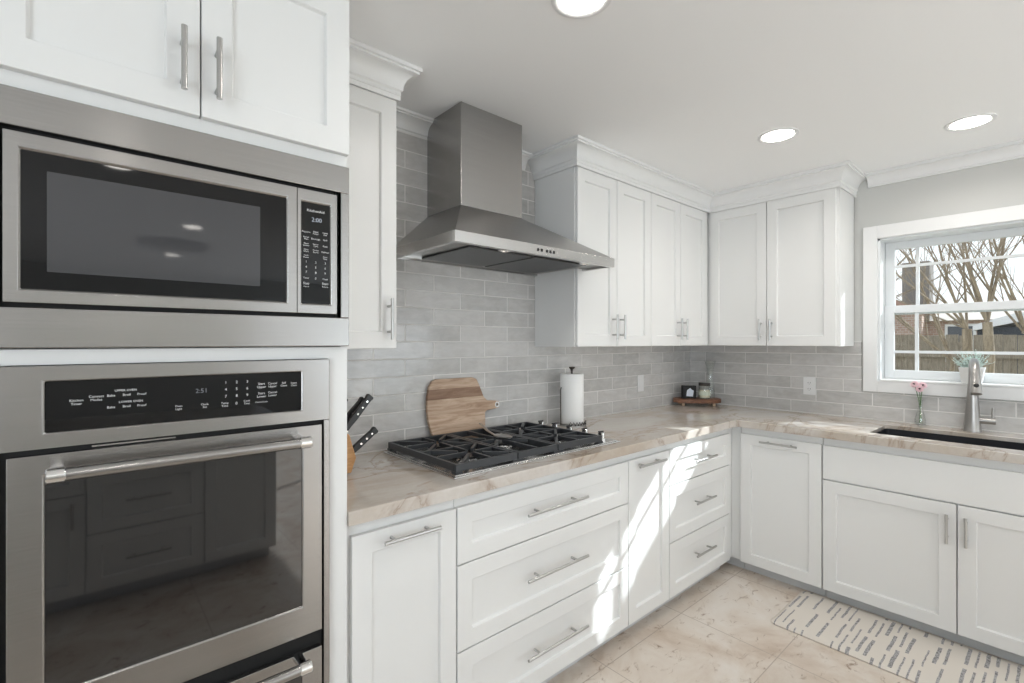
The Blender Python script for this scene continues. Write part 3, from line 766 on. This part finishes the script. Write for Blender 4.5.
for bx_, by_, br_ in BUR:
    mb = MB(); mb.lathe([(br_+.012, .0102), (br_+.012, .014), (br_+.002, .018), (br_+.002, .024)], (bx_-gx, by_-gyc, 0), 24)
    b_ = mb.build('burner', chrome, r, smooth=True)
    mb = MB(); mb.lathe([(br_, .0243), (br_+.003, .027), (br_-.002, .031), (.004, .032)], (bx_-gx, by_-gyc, 0), 24); mb.build('burner_cap', cap, b_, smooth=True)
def grate(x0, x1, y0, y1, burners):
    mb = MB(); t_, zt, zb = .014, .0460, .020
    gb(mb, x0, x1, y0, y0+t_, zb, zt); gb(mb, x0, x1, y1-t_, y1, zb, zt); gb(mb, x0, x0+t_, y0+t_, y1-t_, zb, zt); gb(mb, x1-t_, x1, y0+t_, y1-t_, zb, zt)
    # skirt feet
    for fx_ in (x0, x1-.022):
        for fy_ in (y0, y1-.022): gb(mb, fx_, fx_+.030, fy_, fy_+.030, .0105, zb)
    for (bx_, by_, br_) in burners:
        R0 = br_+.004; xm0, xm1 = x0+t_, x1-t_
        ym0 = y0+t_ if len(burners) == 1 or by_ < (y0+y1)/2 else (y0+y1)/2; ym1 = y1-t_ if len(burners) == 1 or by_ > (y0+y1)/2 else (y0+y1)/2
        gb(mb, xm0, bx_-R0*.5, by_-.0065, by_+.0065, zb+.010, zt+.001); gb(mb, bx_+R0*.5, xm1, by_-.0065, by_+.0065, zb+.010, zt+.001)
        gb(mb, bx_-.0065, bx_+.0065, ym0, by_-R0*.5, zb+.010, zt+.001); gb(mb, bx_-.0065, bx_+.0065, by_+R0*.5, ym1, zb+.010, zt+.001)
        for sx_ in (-1, 1):
            for sy_ in (-1, 1):
                p0 = Vector((bx_+sx_*R0*.75-gx, by_+sy_*R0*.75-gyc, 0)); ex = xm0 if sx_ < 0 else xm1; ey = ym0 if sy_ < 0 else ym1
                q = min(abs(ex-bx_), abs(ey-by_)); p1 = Vector((bx_+sx_*q-gx, by_+sy_*q-gyc, 0))
                d_ = (p1-p0).normalized(); nrm = Vector((-d_.y, d_.x, 0))*.0065
                v = [p0+nrm, p0-nrm, p1-nrm, p1+nrm]
                mb.add([(a.x, a.y, z) for z in (zb+.010, zt) for a in v], [(3, 2, 1, 0), (4, 5, 6, 7), (0, 1, 5, 4), (1, 2, 6, 5), (2, 3, 7, 6), (3, 0, 4, 7)])
    if len(burners) > 1: gb(mb, x0+t_, x1-t_, (y0+y1)/2-.006, (y0+y1)/2+.006, zb, zt)
    return mb.build('grate', iron, r, bevel=.0022, seg=2)
grate(-2.618, -2.334, -.572, -.070, BUR[0:2]); grate(-2.330, -2.112, -.572, -.070, BUR[2:3]); grate(-2.108, -1.822, -.572, -.070, BUR[3:5])
for ky in (-.12, -.22, -.32, -.42, -.52):
    mb = MB(); mb.lathe([(.022, .0102), (.022, .016), (.017, .018), (.0155, .044), (.0135, .046)], (-1.762-gx, ky-gyc, 0), 24)
    k_ = mb.build('knob', chrome, r, smooth=True)
    mb = MB(); mb.box(-1.762-gx-.021, -1.762-gx+.013, ky-gyc-.004, ky-gyc+.004, .0465, .052); mb.build('knob_grip', blackp, k_, bevel=.001)

# ---------------------------------------------------------------- spoon rest
r = thing('spoon_rest', 'metal spoon lying across the middle of the cooktop grates', 'spoon', (-2.20, -.25, .9605))
mb = MB(); P_ = [(.075, .185, .022), (.06, .14, .016), (.035, .08, .008), (.015, .02, .005), (.0, -.03, .004)]
mb.tube(P_, [.008, .0085, .008, .007, .008], 10, flat=.45); mb.build('handle', nickel, r, smooth=True)
mb = MB(); prof = []
for k in range(7):
    t_ = k/6; prof.append((.038*math.sin(t_*PI/2)+.0001, .011*(1-math.cos(t_*PI/2))))
for k in range(6, -1, -1):
    t_ = k/6; prof.append((.035*math.sin(t_*PI/2)+.0001, .002+.011*(1-math.cos(t_*PI/2))))
mb.lathe(prof, (0, 0, 0), 24, capb=False, capt=False)
mb.v = [(x*.85-.002, y*1.35-.078, z) for x, y, z in mb.v]; mb.build('bowl', nickel, r, smooth=True)
tag(r, 'metal spoon lying across the middle of the cooktop grates', 'spoon'); r.name = 'cooking_spoon'

# ---------------------------------------------------------------- cutting board leaning on the tile
board = [(-2.366, -.005), (-2.340, -.0)]
out = [(-2.352, .0), (-2.075, .0), (-2.075, .112), (-2.064, .122), (-2.004, .127), (-1.986, .131), (-1.977, .146), (-1.982, .161), (-1.998, .167),
       (-2.058, .173), (-2.080, .193), (-2.104, .250), (-2.121, .283), (-2.145, .293), (-2.352, .293), (-2.374, .285), (-2.392, .262), (-2.402, .22), (-2.406, .165), (-2.402, .105), (-2.386, .05), (-2.366, .01)]
r = thing('cutting_board', 'wooden paddle cutting board leaning on the tile behind the cooktop', 'cutting board', (-2.24, -.036, CT1+.0015))
bm = bmesh.new()
ov = [bm.verts.new((x+2.24, -.009, z)) for x, z in out]
hole = [bm.verts.new((-1.996+2.24+.0085*math.cos(2*PI*k/14), -.009, .147+.0085*math.sin(2*PI*k/14))) for k in range(14)]
es = [bm.edges.new((l[i], l[(i+1) % len(l)])) for l in (ov, hole) for i in range(len(l))]
bmesh.ops.triangle_fill(bm, use_beauty=True, edges=es)
ret = bmesh.ops.extrude_face_region(bm, geom=list(bm.faces))
for e in ret['geom']:
    if isinstance(e, bmesh.types.BMVert): e.co.y = .009
bmesh.ops.recalc_face_normals(bm, faces=bm.faces); bmesh.ops.dissolve_limit(bm, angle_limit=.01, verts=bm.verts, edges=bm.edges)
me = bpy.data.meshes.new('board'); bm.to_mesh(me); bm.free(); me.materials.append(boardw)
o = bpy.data.objects.new('board', me); C.objects.link(o); o.parent = r
bv = o.modifiers.new('bevel', 'BEVEL'); bv.width = .003; bv.segments = 2; bv.limit_method = 'ANGLE'; bv.angle_limit = math.radians(50)
mb = MB()
n_ = 20
for rr, yy_ in ((.0085, -.0094), (.0145, -.0100), (.0145, .0100), (.0085, .0094)):
    mb.v += [(-1.996+2.24+rr*math.cos(2*PI*k/n_), yy_, .147+rr*math.sin(2*PI*k/n_)) for k in range(n_)]
for i in range(4):
    j = (i+1) % 4
    for k in range(n_): k2 = (k+1) % n_; mb.f.append((i*n_+k, i*n_+k2, j*n_+k2, j*n_+k)); mb.mi.append(0)
mb.build('eyelet', mat('white_metal', (.85, .85, .84), .35), r, smooth=True)
r.rotation_euler = (-math.radians(3.0), 0, 0)

# ---------------------------------------------------------------- knife block and knives
kb = (-2.932, -.235)
r = thing('knife_block', 'slanted wooden knife block on the counter beside the oven tower', 'knife block', (kb[0], kb[1], CT1+.0005), math.radians(0))
mb = MB(); mb.prism([(-.075, .004), (.066, .004), (.084, .055), (.060, .140), (-.045, .205), (-.075, .19)], 'y', -.05, .05); mb.build('block', blockw, r, bevel=.004)
for fx_ in (-.06, .045):
    for fy_ in (-.036, .026): MB().box(fx_, fx_+.012, fy_, fy_+.012, 0, .0042).build('foot', rubber, r)
def knife(x, z, y, ang, ln, label, nm='kitchen_knife'):
    k = thing(nm, label, 'knife', (kb[0]+x, kb[1]+y, CT1+z), 0)
    d_ = Vector((math.cos(ang), 0, math.sin(ang))); n_ = Vector((-d_.z, 0, d_.x))
    mb = MB(); pr = [(0, .010), (.02, .0105), (.05, .0125), (ln-.02, .0115), (ln-.006, .015), (ln, .011)]
    pts = [d_*a+n_*b for a, b in pr]+[d_*a-n_*(b*.95) for a, b in reversed(pr)]
    mb.prism([(p.x, p.z) for p in pts], 'y', -.0085, .0085); h = mb.build('handle', blackp, k, bevel=.003)
    for a in (.45, .64, .82):
        p = d_*(a*ln); mb = MB(); mb.lathe([(.0038, -.0092), (.0038, .0092)], (p.x, 0, p.z), 12, axis='y'); mb.build('rivet', chrome, h, smooth=True)
    mb = MB(); q = [d_*-.012-n_*.0105, d_*.001-n_*.0105, d_*.001+n_*.0105, d_*-.012+n_*.0105]
    mb.prism([(p.x, p.z) for p in q], 'y', -.006, .006); mb.build('bolster', chrome, k)
    return k
knife(.052, .158, -.030, math.radians(50), .148, 'black riveted knife handle reaching highest out of the knife block', 'kitchen_knife')
knife(.050, .165, .005, math.radians(47), .128, 'black riveted knife handle in the middle of the block, behind the highest one', 'kitchen_knife')
knife(.02, .182, .030, math.radians(56), .10, 'black knife handle at the back of the block next to the oven tower', 'kitchen_knife')
knife(.058, .062, -.028, math.radians(37), .140, 'slim black steak knife handle low on the front of the knife block', 'steak_knife')

# ---------------------------------------------------------------- paper towels
tx, ty = -1.518, -.118
r = thing('paper_towel_holder', 'upright dark metal paper towel holder right of the cooktop', 'paper towel holder', (tx, ty, CT1+.0005))
mb = MB(); mb.lathe([(.082, 0), (.082, .005), (.076, .008), (.006, .010)], (0, 0, 0), 32); mb.build('base', nickel, r, smooth=True)
mb = MB(); mb.tube([(0, 0, .008), (0, 0, .305)], .006, 12); mb.build('pole', darkmetal, r, smooth=True)
mb = MB(); mb.lathe([(.007, .302), (.008, .312), (.017, .322), (.018, .327), (.003, .329)], (0, 0, 0), 20); mb.build('finial', darkmetal, r, smooth=True)
mb = MB(); mb.tube([(-.078, .012, .006), (-.080, .012, .20), (-.074, .012, .215)], .0032, 10); mb.build('tension_arm', darkmetal, r, smooth=True)
mb = MB()
for k in range(9):
    a = math.radians(-150+k*13); a2 = a+math.radians(13); q = .0785
    mb.tube([(q*math.cos(a), q*math.sin(a), .008), (q*math.cos((a+a2)/2), q*math.sin((a+a2)/2), .026), (q*math.cos(a2), q*math.sin(a2), .008)], .0022, 8)
mb.build('scroll_rail', darkmetal, r, smooth=True)
mb = MB(); mb.lathe([(.021, .0105), (.064, .0105), (.066, .014), (.0665, .15), (.066, .286), (.064, .289), (.021, .289), (.021, .0105)], (0, 0, 0), 40, capb=False, capt=False)
o = mb.build('paper_towel_roll', paper, None, smooth=True, loc=(tx, ty, CT1+.0005)); tag(o, 'white paper towel roll standing on the metal holder', 'paper towel')

# ---------------------------------------------------------------- corner riser with things on it
trc = (-.178, -.152); ra = math.radians(-45)
r = thing('riser_tray', 'rounded dark wooden riser tray in the counter corner', 'tray', (trc[0], trc[1], CT1+.0005), ra)
ov_ = []
for k in range(40):
    a = 2*PI*k/40; x = .170*abs(math.cos(a))**.8*(1 if math.cos(a) >= 0 else -1); y = .085*abs(math.sin(a))**.75*(1 if math.sin(a) >= 0 else -1); ov_.append((x, y))
mb = MB(); mb.prism(ov_, 'z', .020, .050); mb.build('top', trayw, r, bevel=.005, seg=3)
for a in (-.11, .11):
    for b in (-.045, .045):
        mb = MB(); mb.lathe([(.010, 0), (.012, .010), (.010, .0198)], (a, b, 0), 16); mb.build('foot', pegw, r, smooth=True)
TT = CT1+.0505+.0005
def tray_pt(u, v): c, s_ = math.cos(ra), math.sin(ra); return (trc[0]+u*c-v*s_, trc[1]+u*s_+v*c)
p_ = tray_pt(-.062, -.015)
r = thing('picture_box', 'small black box frame with a pale house picture, on the corner tray', 'picture frame', (p_[0], p_[1], TT), ra+math.radians(6))
MB().box(-.050, .050, -.017, .017, 0, .094).build('frame', blackbox, r, bevel=.002)
pm = mat('pale_picture', (.66, .72, .80), .5)
MB().prism([(-.026, .018), (.024, .014), (.030, .058), (.014, .066), (.004, .078), (-.010, .068), (-.020, .060)], 'y', -.0184, -.0172).build('picture', pm, r)
p_ = tray_pt(.048, -.022)
r = thing('candle_jar', 'glass candle jar with a dark lid on the corner tray', 'candle', (p_[0], p_[1], TT))
mb = MB(); mb.lathe([(.038, .001), (.041, .006), (.041, .085), (.037, .095), (.035, .095), (.039, .085), (.039, .008), (.0, .008)], (0, 0, 0), 28, capb=True); mb.build('jar', vaseglass, r, smooth=True)
mb = MB(); mb.lathe([(.038, .0085), (.038, .062), (.002, .062)], (0, 0, 0), 28); mb.build('wax', wax, r, smooth=True)
mb = MB(); mb.lathe([(.0415, .026), (.0415, .056)], (0, 0, 0), 28, capb=False, capt=False); o = mb.build('paper_label', mat('label_paper', (.62, .66, .55), .6), r, smooth=True)
mb = MB(); mb.lathe([(.040, .0955), (.041, .098), (.041, .112), (.038, .115), (.002, .115)], (0, 0, 0), 28); mb.build('lid', darkmetal, r, smooth=True)
p_ = tray_pt(.104, .022)
r = thing('glass_vase', 'tall waisted clear glass vase at the right end of the corner tray', 'vase', (p_[0], p_[1], TT))
po_ = [(.030, .001), (.033, .006), (.031, .06), (.022, .13), (.018, .17), (.022, .21), (.033, .255), (.039, .275)]
mb = MB(); mb.lathe(po_+[(a-.0025, b) for a, b in reversed(po_[1:])]+[(.001, .008)], (0, 0, 0), 28); mb.build('vase_body', vaseglass, r, smooth=True)
mb = MB(); 
for z_ in (.175, .190, .205, .221): mb.lathe([(.0235, z_-.003), (.0265+.04*(z_-.175), z_), (.0245+.1*(z_-.175), z_+.003)], (0, 0, 0), 20, capb=False, capt=False)
mb.build('ribbing', vaseglass, r, smooth=True)

# ---------------------------------------------------------------- bud vase with flowers
bx_, by_ = -.052, -1.412
r = thing('bud_vase', 'small clear glass bud vase on the counter left of the faucet', 'vase', (bx_, by_, CT1+.0005))
po_ = [(.022, .001), (.025, .005), (.025, .035), (.019, .062), (.012, .088), (.0095, .105), (.0105, .135), (.014, .142)]
mb = MB(); mb.lathe(po_+[(a-.0018, b) for a, b in reversed(po_[1:])]+[(.001, .006)], (0, 0, 0), 24); mb.build('vase_body', vaseglass, r, smooth=True)
def flower(x, y, z, lean, label, sc=1.0):
    k = thing('pink_flower', label, 'flower', (bx_, by_, CT1+.012), 0)
    mb = MB(); mb.tube([(x*.05, -y*.3, 0), (x*.1, y*.0, .08), (x*.4, y*.35, .14), (x, y, z)], .0017, 8); mb.build('stem', stemm, k, smooth=True)
    mb = MB(); ax = Vector((-.75, lean, .45)).normalized(); a1 = ax.orthogonal().normalized(); a2 = ax.cross(a1)
    for ringi, (n__, ln, lift) in enumerate(((12, .026, .10), (10, .021, .45), (7, .013, .9))):
        for i in range(n__):
            a = 2*PI*i/n__+ringi*.3; dd = (a1*math.cos(a)+a2*math.sin(a)); sd = ax.cross(dd)
            c0 = Vector((x, y, z))
            pts = [c0+dd*.003+sd*.002, c0+dd*ln*.55*sc*.9+ax*ln*lift*.5+sd*.0062*sc, c0+dd*ln*.88*sc+ax*ln*lift*.8, c0+dd*ln*.55*sc*.9+ax*ln*lift*.5-sd*.0062*sc, c0+dd*.003-sd*.002]
            low = [p-ax*.0012 for p in pts]
            mb.add(pts+low, [(0, 1, 2, 3, 4), (9, 8, 7, 6, 5)]+[(j, (j+1) % 5, 5+(j+1) % 5, 5+j) for j in range(5)])
    mb.build('petals', pinkm, k)
    mb = MB(); c0 = Vector((x, y, z))+ax*.008; mb.lathe([(.0001, -.004), (.0045, -.002), (.0045, .002), (.0001, .004)], tuple(c0), 10, capb=False, capt=False); mb.build('centre', darkc, k, smooth=True)
flower(-.004, .024, .216, .30, 'pink flower leaning to the left in the bud vase')
flower(.0, -.010, .212, -.35, 'pink flower leaning to the right in the bud vase')
flower(-.006, .002, .190, -.05, 'lowest pink flower in the bud vase, between the other two', .9)

# ---------------------------------------------------------------- potted plant on the sill
r = thing('potted_plant', 'pale green leafy plant in a square white pot on the window sill', 'potted plant', (.034, -1.616, WZ0+.0125))
mb = MB(); a, b, h = .040, .050, .084
def sq(s_, z): return [(-s_, -s_, z), (s_, -s_, z), (s_, s_, z), (-s_, s_, z)]
v = sq(a, 0)+sq(b, h)+sq(b-.005, h)+sq(b-.007, h-.012)
mb.add(v, [(0, 3, 2, 1)]+[(i*4+k, i*4+(k+1) % 4, i*4+4+(k+1) % 4, i*4+4+k) for i in range(3) for k in range(4)]+[(12, 13, 14, 15)])
mb.build('pot', ceramic, r, bevel=.002)
mb = MB()
for i in range(70):
    a = random.uniform(0, 2*PI); el = random.uniform(.35, 1.5); ln = random.uniform(.055, .105)
    d_ = Vector((math.cos(a)*math.cos(el)*.62, math.sin(a)*math.cos(el), math.sin(el))); base = Vector((random.uniform(-.02, .02), random.uniform(-.025, .025), h-.012))
    tip = base+d_*ln; mb.tube([base, base+d_*ln*.5+Vector((0, 0, .006)), tip], [.0013, .0011, .0008], 5)
    for j in range(7):
        t_ = .3+.7*j/6; c0 = base+d_*ln*t_; ld = Vector((random.uniform(-1, 1), random.uniform(-1, 1), random.uniform(-.1, 1))).normalized(); sd = ld.cross(Vector((.3, .2, 1))).normalized(); L_ = random.uniform(.009, .015)
        mb.add([c0, c0+ld*L_*.5+sd*L_*.28, c0+ld*L_, c0+ld*L_*.5-sd*L_*.28, c0+ld*L_*.5+sd.cross(ld)*.0008], [(0, 1, 4), (1, 2, 4), (2, 3, 4), (3, 0, 4)])
mb.build('foliage', leafm, r, fix=False)

# ---------------------------------------------------------------- wall plates
def outlet(loc, rz, label, slots=True):
    r = thing('wall_outlet' if slots else 'wall_switch', label, 'outlet' if slots else 'switch', loc, rz)
    MB().box(-.036, .036, -.0155, -.0105, -.058, .058).build('cover_plate', plastic, r, bevel=.0015)
    if slots:
        for z in (-.020, .020):
            MB().box(-.016, .016, -.0168, -.0157, z-.014, z+.014).build('receptacle', plastic, r, bevel=.0005)
            mb = MB(); mb.box(-.0075, -.0055, -.0171, -.0169, z-.003, z+.006); mb.box(.0055, .0075, -.0171, -.0169, z-.003, z+.006); mb.box(-.0015, .0015, -.0171, -.0169, z-.010, z-.006); mb.build('slot', slot, r)
    else:
        MB().box(-.0165, .0165, -.0185, -.0157, -.033, .033).build('rocker', plastic, r, bevel=.001)
outlet((-.691, 0, 1.096), 0, 'white rocker switch plate on the tile under the hood-wall cabinets', False)
outlet((0, -.845, 1.093), RB, 'white duplex outlet on the tile between the corner and the window', True)

# ---------------------------------------------------------------- ceiling lights
def downlight(x, y, label):
    r = thing('recessed_light', label, 'ceiling light', (x, y, CEIL-.0005), 0, 'round recessed ceiling lights')
    mb = MB(); mb.lathe([(.090, 0), (.090, -.003), (.082, -.006), (.073, -.004), (.069, -.0005)], (0, 0, 0), 36, capb=False, capt=False); mb.build('trim_ring', plastic, r, smooth=True)
    mb = MB(); mb.lathe([(.071, -.0005), (.066, -.0025), (.001, -.0025)], (0, 0, 0), 36); mb.build('diffuser', emit, r, smooth=True)
    l = bpy.data.lights.new('lamp', 'AREA'); l.shape = 'DISK'; l.size = .14; l.energy = LAMP_W; l.color = (1.0, .97, .93); l.spread = math.radians(150)
    o = bpy.data.objects.new('lamp', l); C.objects.link(o); o.parent = r; o.location = (0, 0, -.008)
    return r
downlight(-2.478, -1.014, 'round recessed ceiling light at the top of the picture, above the cooktop aisle')
downlight(-1.029, -1.023, 'round recessed ceiling light nearest the corner wall cabinets')
downlight(-.517, -1.659, 'round recessed ceiling light in front of the window')
downlight(-3.44, -2.93, 'round recessed ceiling light behind the camera, mirrored at the top of the microwave window')
downlight(-2.88, -4.42, 'round recessed ceiling light behind the island, mirrored in the middle of the microwave window')
downlight(-2.84, -6.2, 'round recessed ceiling light at the far end, mirrored under the ceiling fixture in the microwave')
r = thing('ceiling_fixture', 'dark round ceiling fixture mirrored in the microwave window', 'ceiling light', (-2.91, -5.36, CEIL-.001))
mb = MB(); mb.lathe([(.05, 0), (.05, -.02), (.28, -.028), (.30, -.036), (.28, -.042), (.01, -.044)], (0, 0, 0), 32); mb.build('shade', darkmetal, r, smooth=True)

# ---------------------------------------------------------------- rug
r = thing('kitchen_rug', 'cream cushioned mat with grey dashes in front of the sink', 'rug', (-.815, -1.50, .0005))
mb = MB(); pts = rrect(-.225, .225, -.505, .505, .03)
prof = [(-.0, 0.0), (.004, .0), (.006, .004), (.0, .010), (-.012, .0145), (-.035, .016)]
rings = []
for off, z in prof:
    rings.append([(x+off*(1 if x > 0 else -1), y+off*(1 if y > 0 else -1), z) for x, y in pts])
n_ = len(pts); v = [p for a in rings for p in a]; f = [tuple(range(n_))[::-1], tuple((len(rings)-1)*n_+k for k in range(n_))]
for i in range(len(rings)-1):
    for k in range(n_): k2 = (k+1) % n_; f.append((i*n_+k, i*n_+k2, (i+1)*n_+k2, (i+1)*n_+k))
mb.add(v, f); mb.build('mat_body', rugm, r, smooth=True)

# ---------------------------------------------------------------- island behind the camera (mirrored in the oven door)
r = thing('kitchen_island', 'white island with drawers and stone top, mirrored in the oven door', 'kitchen island', (-4.55, -2.70, 0), PI)
# local x runs to -X world, local y points to -Y world; faces towards world +Y = local -y
r.location = (-2.66, -2.72, 0)
MB().box(.001, 1.90, .0, .60, .075, .874).build('carcass', white, r); MB().box(.03, 1.87, .06, .54, 0, .0745).build('toe_kick', toe, r)
MB().box(-.03, 1.93, -.035, .66, .8745, .914).build('worktop', stone, r, bevel=.003)
p = shaker('door', r, .010, .395, .085, .865, -.0005); pull(p, .05, .76, -.02, .13, False)
for z0, z1 in ((.700, .865), (.385, .694), (.085, .379)):
    p = shaker('drawer', r, .401, .915, z0, z1, -.0005); pull(p, .658, (z0+z1)/2, -.02, .20)
p = shaker('drawer', r, .921, 1.40, .600, .865, -.0005); pull(p, 1.16, .73, -.02, .20)
p = shaker('door', r, .921, 1.40, .085, .594, -.0005); pull(p, .97, .50, -.02, .13, False)
p = shaker('door', r, 1.406, 1.89, .085, .865, -.0005); pull(p, 1.45, .76, -.02, .13, False)

# ---------------------------------------------------------------- outdoors
GZ = -.45
o = struct('ground', MB().box(.3, 40, -30, 30, GZ-.1, GZ), grassm)
def fence():
    r = thing('garden_fence', 'weathered wooden board fence behind the tree', 'fence', (6.0, 0, GZ))
    random.seed(3); mb = MB(); y = -6.0; H = 1.93
    while y < 4.5:
        wd = random.uniform(.135, .15); h = H+random.uniform(-.02, .02); mb.box(-.01+random.uniform(-.004, .004), .012, y, y+wd, .04, h); y += wd+random.choice((.004, .006, .010))
    mb.build('boards', fencem, r)
    mb = MB(); mb.box(.0125, .05, -6, 4.5, .35, .44); mb.build('lower_rail', fencem, r)
    mb = MB(); mb.box(-.055, -.0145, -6, 4.5, 1.60, 1.68); mb.build('upper_rail', fencem, r)
    y = -5.8
    while y < 4.5: MB().box(.0515, .14, y, y+.09, 0, H-.1).build('post', fencem, r); y += 2.4
fence()
# tree
def tree(label, loc, seed, leaders, nm='bare_tree', H=1.0, shade_limbs=()):
    random.seed(seed); mb = MB()
    def branch(p, d, r0, ln, depth):
        pts = [p]; rs = [r0]; q = p.copy(); dd = d.copy(); n = 5
        for i in range(n):
            dd = (dd+Vector((random.uniform(-.10, .10), random.uniform(-.10, .10), random.uniform(-.02, .10)))).normalized(); q = q+dd*ln/n; pts.append(q.copy()); rs.append(r0*(1-.62*(i+1)/n))
        mb.tube(pts, rs, 7 if r0 > .012 else 5)
        if depth > 0:
            for i in range(1, n+1):
                for _ in range(1 if depth > 1 else random.choice((1, 1, 2))):
                    nd = (dd+Vector((random.uniform(-.75, .75), random.uniform(-.75, .75), random.uniform(-.05, .55)))).normalized()
                    branch(pts[i], nd, rs[i]*.55, ln*random.uniform(.38, .6), depth-1)
    for base, top, r0, fan in leaders:
        base = Vector(base); top = Vector(top); k = 5
        pts = [base.lerp(top, i/k)+Vector((random.uniform(-.02, .02), random.uniform(-.02, .02), 0))*(0 < i < k) for i in range(k+1)]
        mb.tube(pts, [r0*(1-.25*i/k) for i in range(k+1)], 10)
        for (dy, dz, rr) in fan:
            branch(top, Vector((random.uniform(-.3, .3), dy, dz)).normalized(), rr, 1.55*H, 2)
    for pts, rs in shade_limbs: mb.tube([Vector(p) for p in pts], rs, 8)
    r = thing(nm, label, 'tree', loc); mb.build('branches', barkm, r, smooth=True, ang=60, fix=False)
    return r
tree('bare multi-stemmed tree close outside the window', (4.0, -1.36, GZ), 11,
     [((.15, .10, 0), (.10, .16, 1.98), .060, [(.75, .9, .013), (.5, 1, .016), (.28, 1, .016), (.12, 1, .014), (1.1, .6, .011), (.38, 1, .013)]),
      ((-.05, -.05, 0), (-.05, -.02, 2.05), .058, [(.10, 1, .017), (-.12, 1, .016), (.34, 1, .014), (-.22, 1, .018), (.55, 1, .014)]),
      ((.30, .42, 0), (.25, .30, 1.60), .028, [(.9, .8, .014), (.5, 1, .014), (1.2, .9, .012), (.2, 1, .014)]),
      ((.1, -.50, 0), (.0, -.32, 1.9), .042, [(-.2, 1, .016), (.35, 1, .014), (.15, 1, .015), (0, 1, .014), (.6, 1, .013)])],
     shade_limbs=[([(0, -.32, 1.9), (0, -.9, 2.9), (.0, -1.7, 4.3), (0, -2.3, 4.93), (0, -2.9, 4.97), (0, -3.6, 4.96)], [.05, .05, .055, .064, .064, .06])])  # high limb added out of view to shade a sun strip on the drawers
tree('thin bare tree left of the big one, in front of the brick house', (4.9, .35, GZ), 5,
     [((0, 0, 0), (.05, -.05, 2.1), .036, [(.5, 1, .014), (-.6, .8, .014), (0, 1, .014), (-1.1, .6, .012), (-.3, 1, .013)])])
# brick house
r = thing('brick_house', 'brick house with a stone chimney beyond the garden fence', 'house', (14, 0, GZ))
mb = MB(); mb.box(0, 6, -1.05, 8, 0, 2.40); mb.box(-.6, -.001, .60, 3.6, 0, 2.70); mb.build('walls', brickm, r)
MB().prism([(-.2, 2.40), (6.3, 2.40), (3.0, 2.75)], 'y', -1.2, 8.2).build('roof', mat('tan_roof', (.50, .44, .38), .9), r)
MB().prism([(.45, 2.70), (3.75, 2.70), (2.1, 3.35)], 'x', -.75, 1.2).build('gable_roof', roofm, r)
MB().box(-.15, .45, .50, 1.10, 2.40, 4.06).build('chimney', chimm, r)
for y in (-.42, ):
    w_ = MB().box(-.05, -.002, y, y+.62, 1.28, 2.30).build('window_frame', whiteA, r)
    MB().box(-.056, -.051, y+.06, y+.56, 1.34, 2.24).build('window_pane', mat('dark_window', (.08, .09, .11), .1), w_)
mb = MB()
for y in (-.42, ): mb.box(-.065, -.057, y+.06, y+.56, 1.77, 1.81)
mb.build('window_bar', whiteA, r)
# shed
r = thing('garden_shed', 'dark shed with a pale sloping roof beyond the fence', 'shed', (8.6, -1.45, GZ))
MB().box(0, 2.2, -2.6, .55, 0, 2.22).build('walls', darkside, r)
MB().prism([(.60, 2.16), (.60, 2.26), (.05, 2.46), (-2.7, 2.52), (-2.7, 2.36), (.05, 2.30)], 'x', -.12, 2.3).build('roof', paleroof, r)
r.location.z -= .13
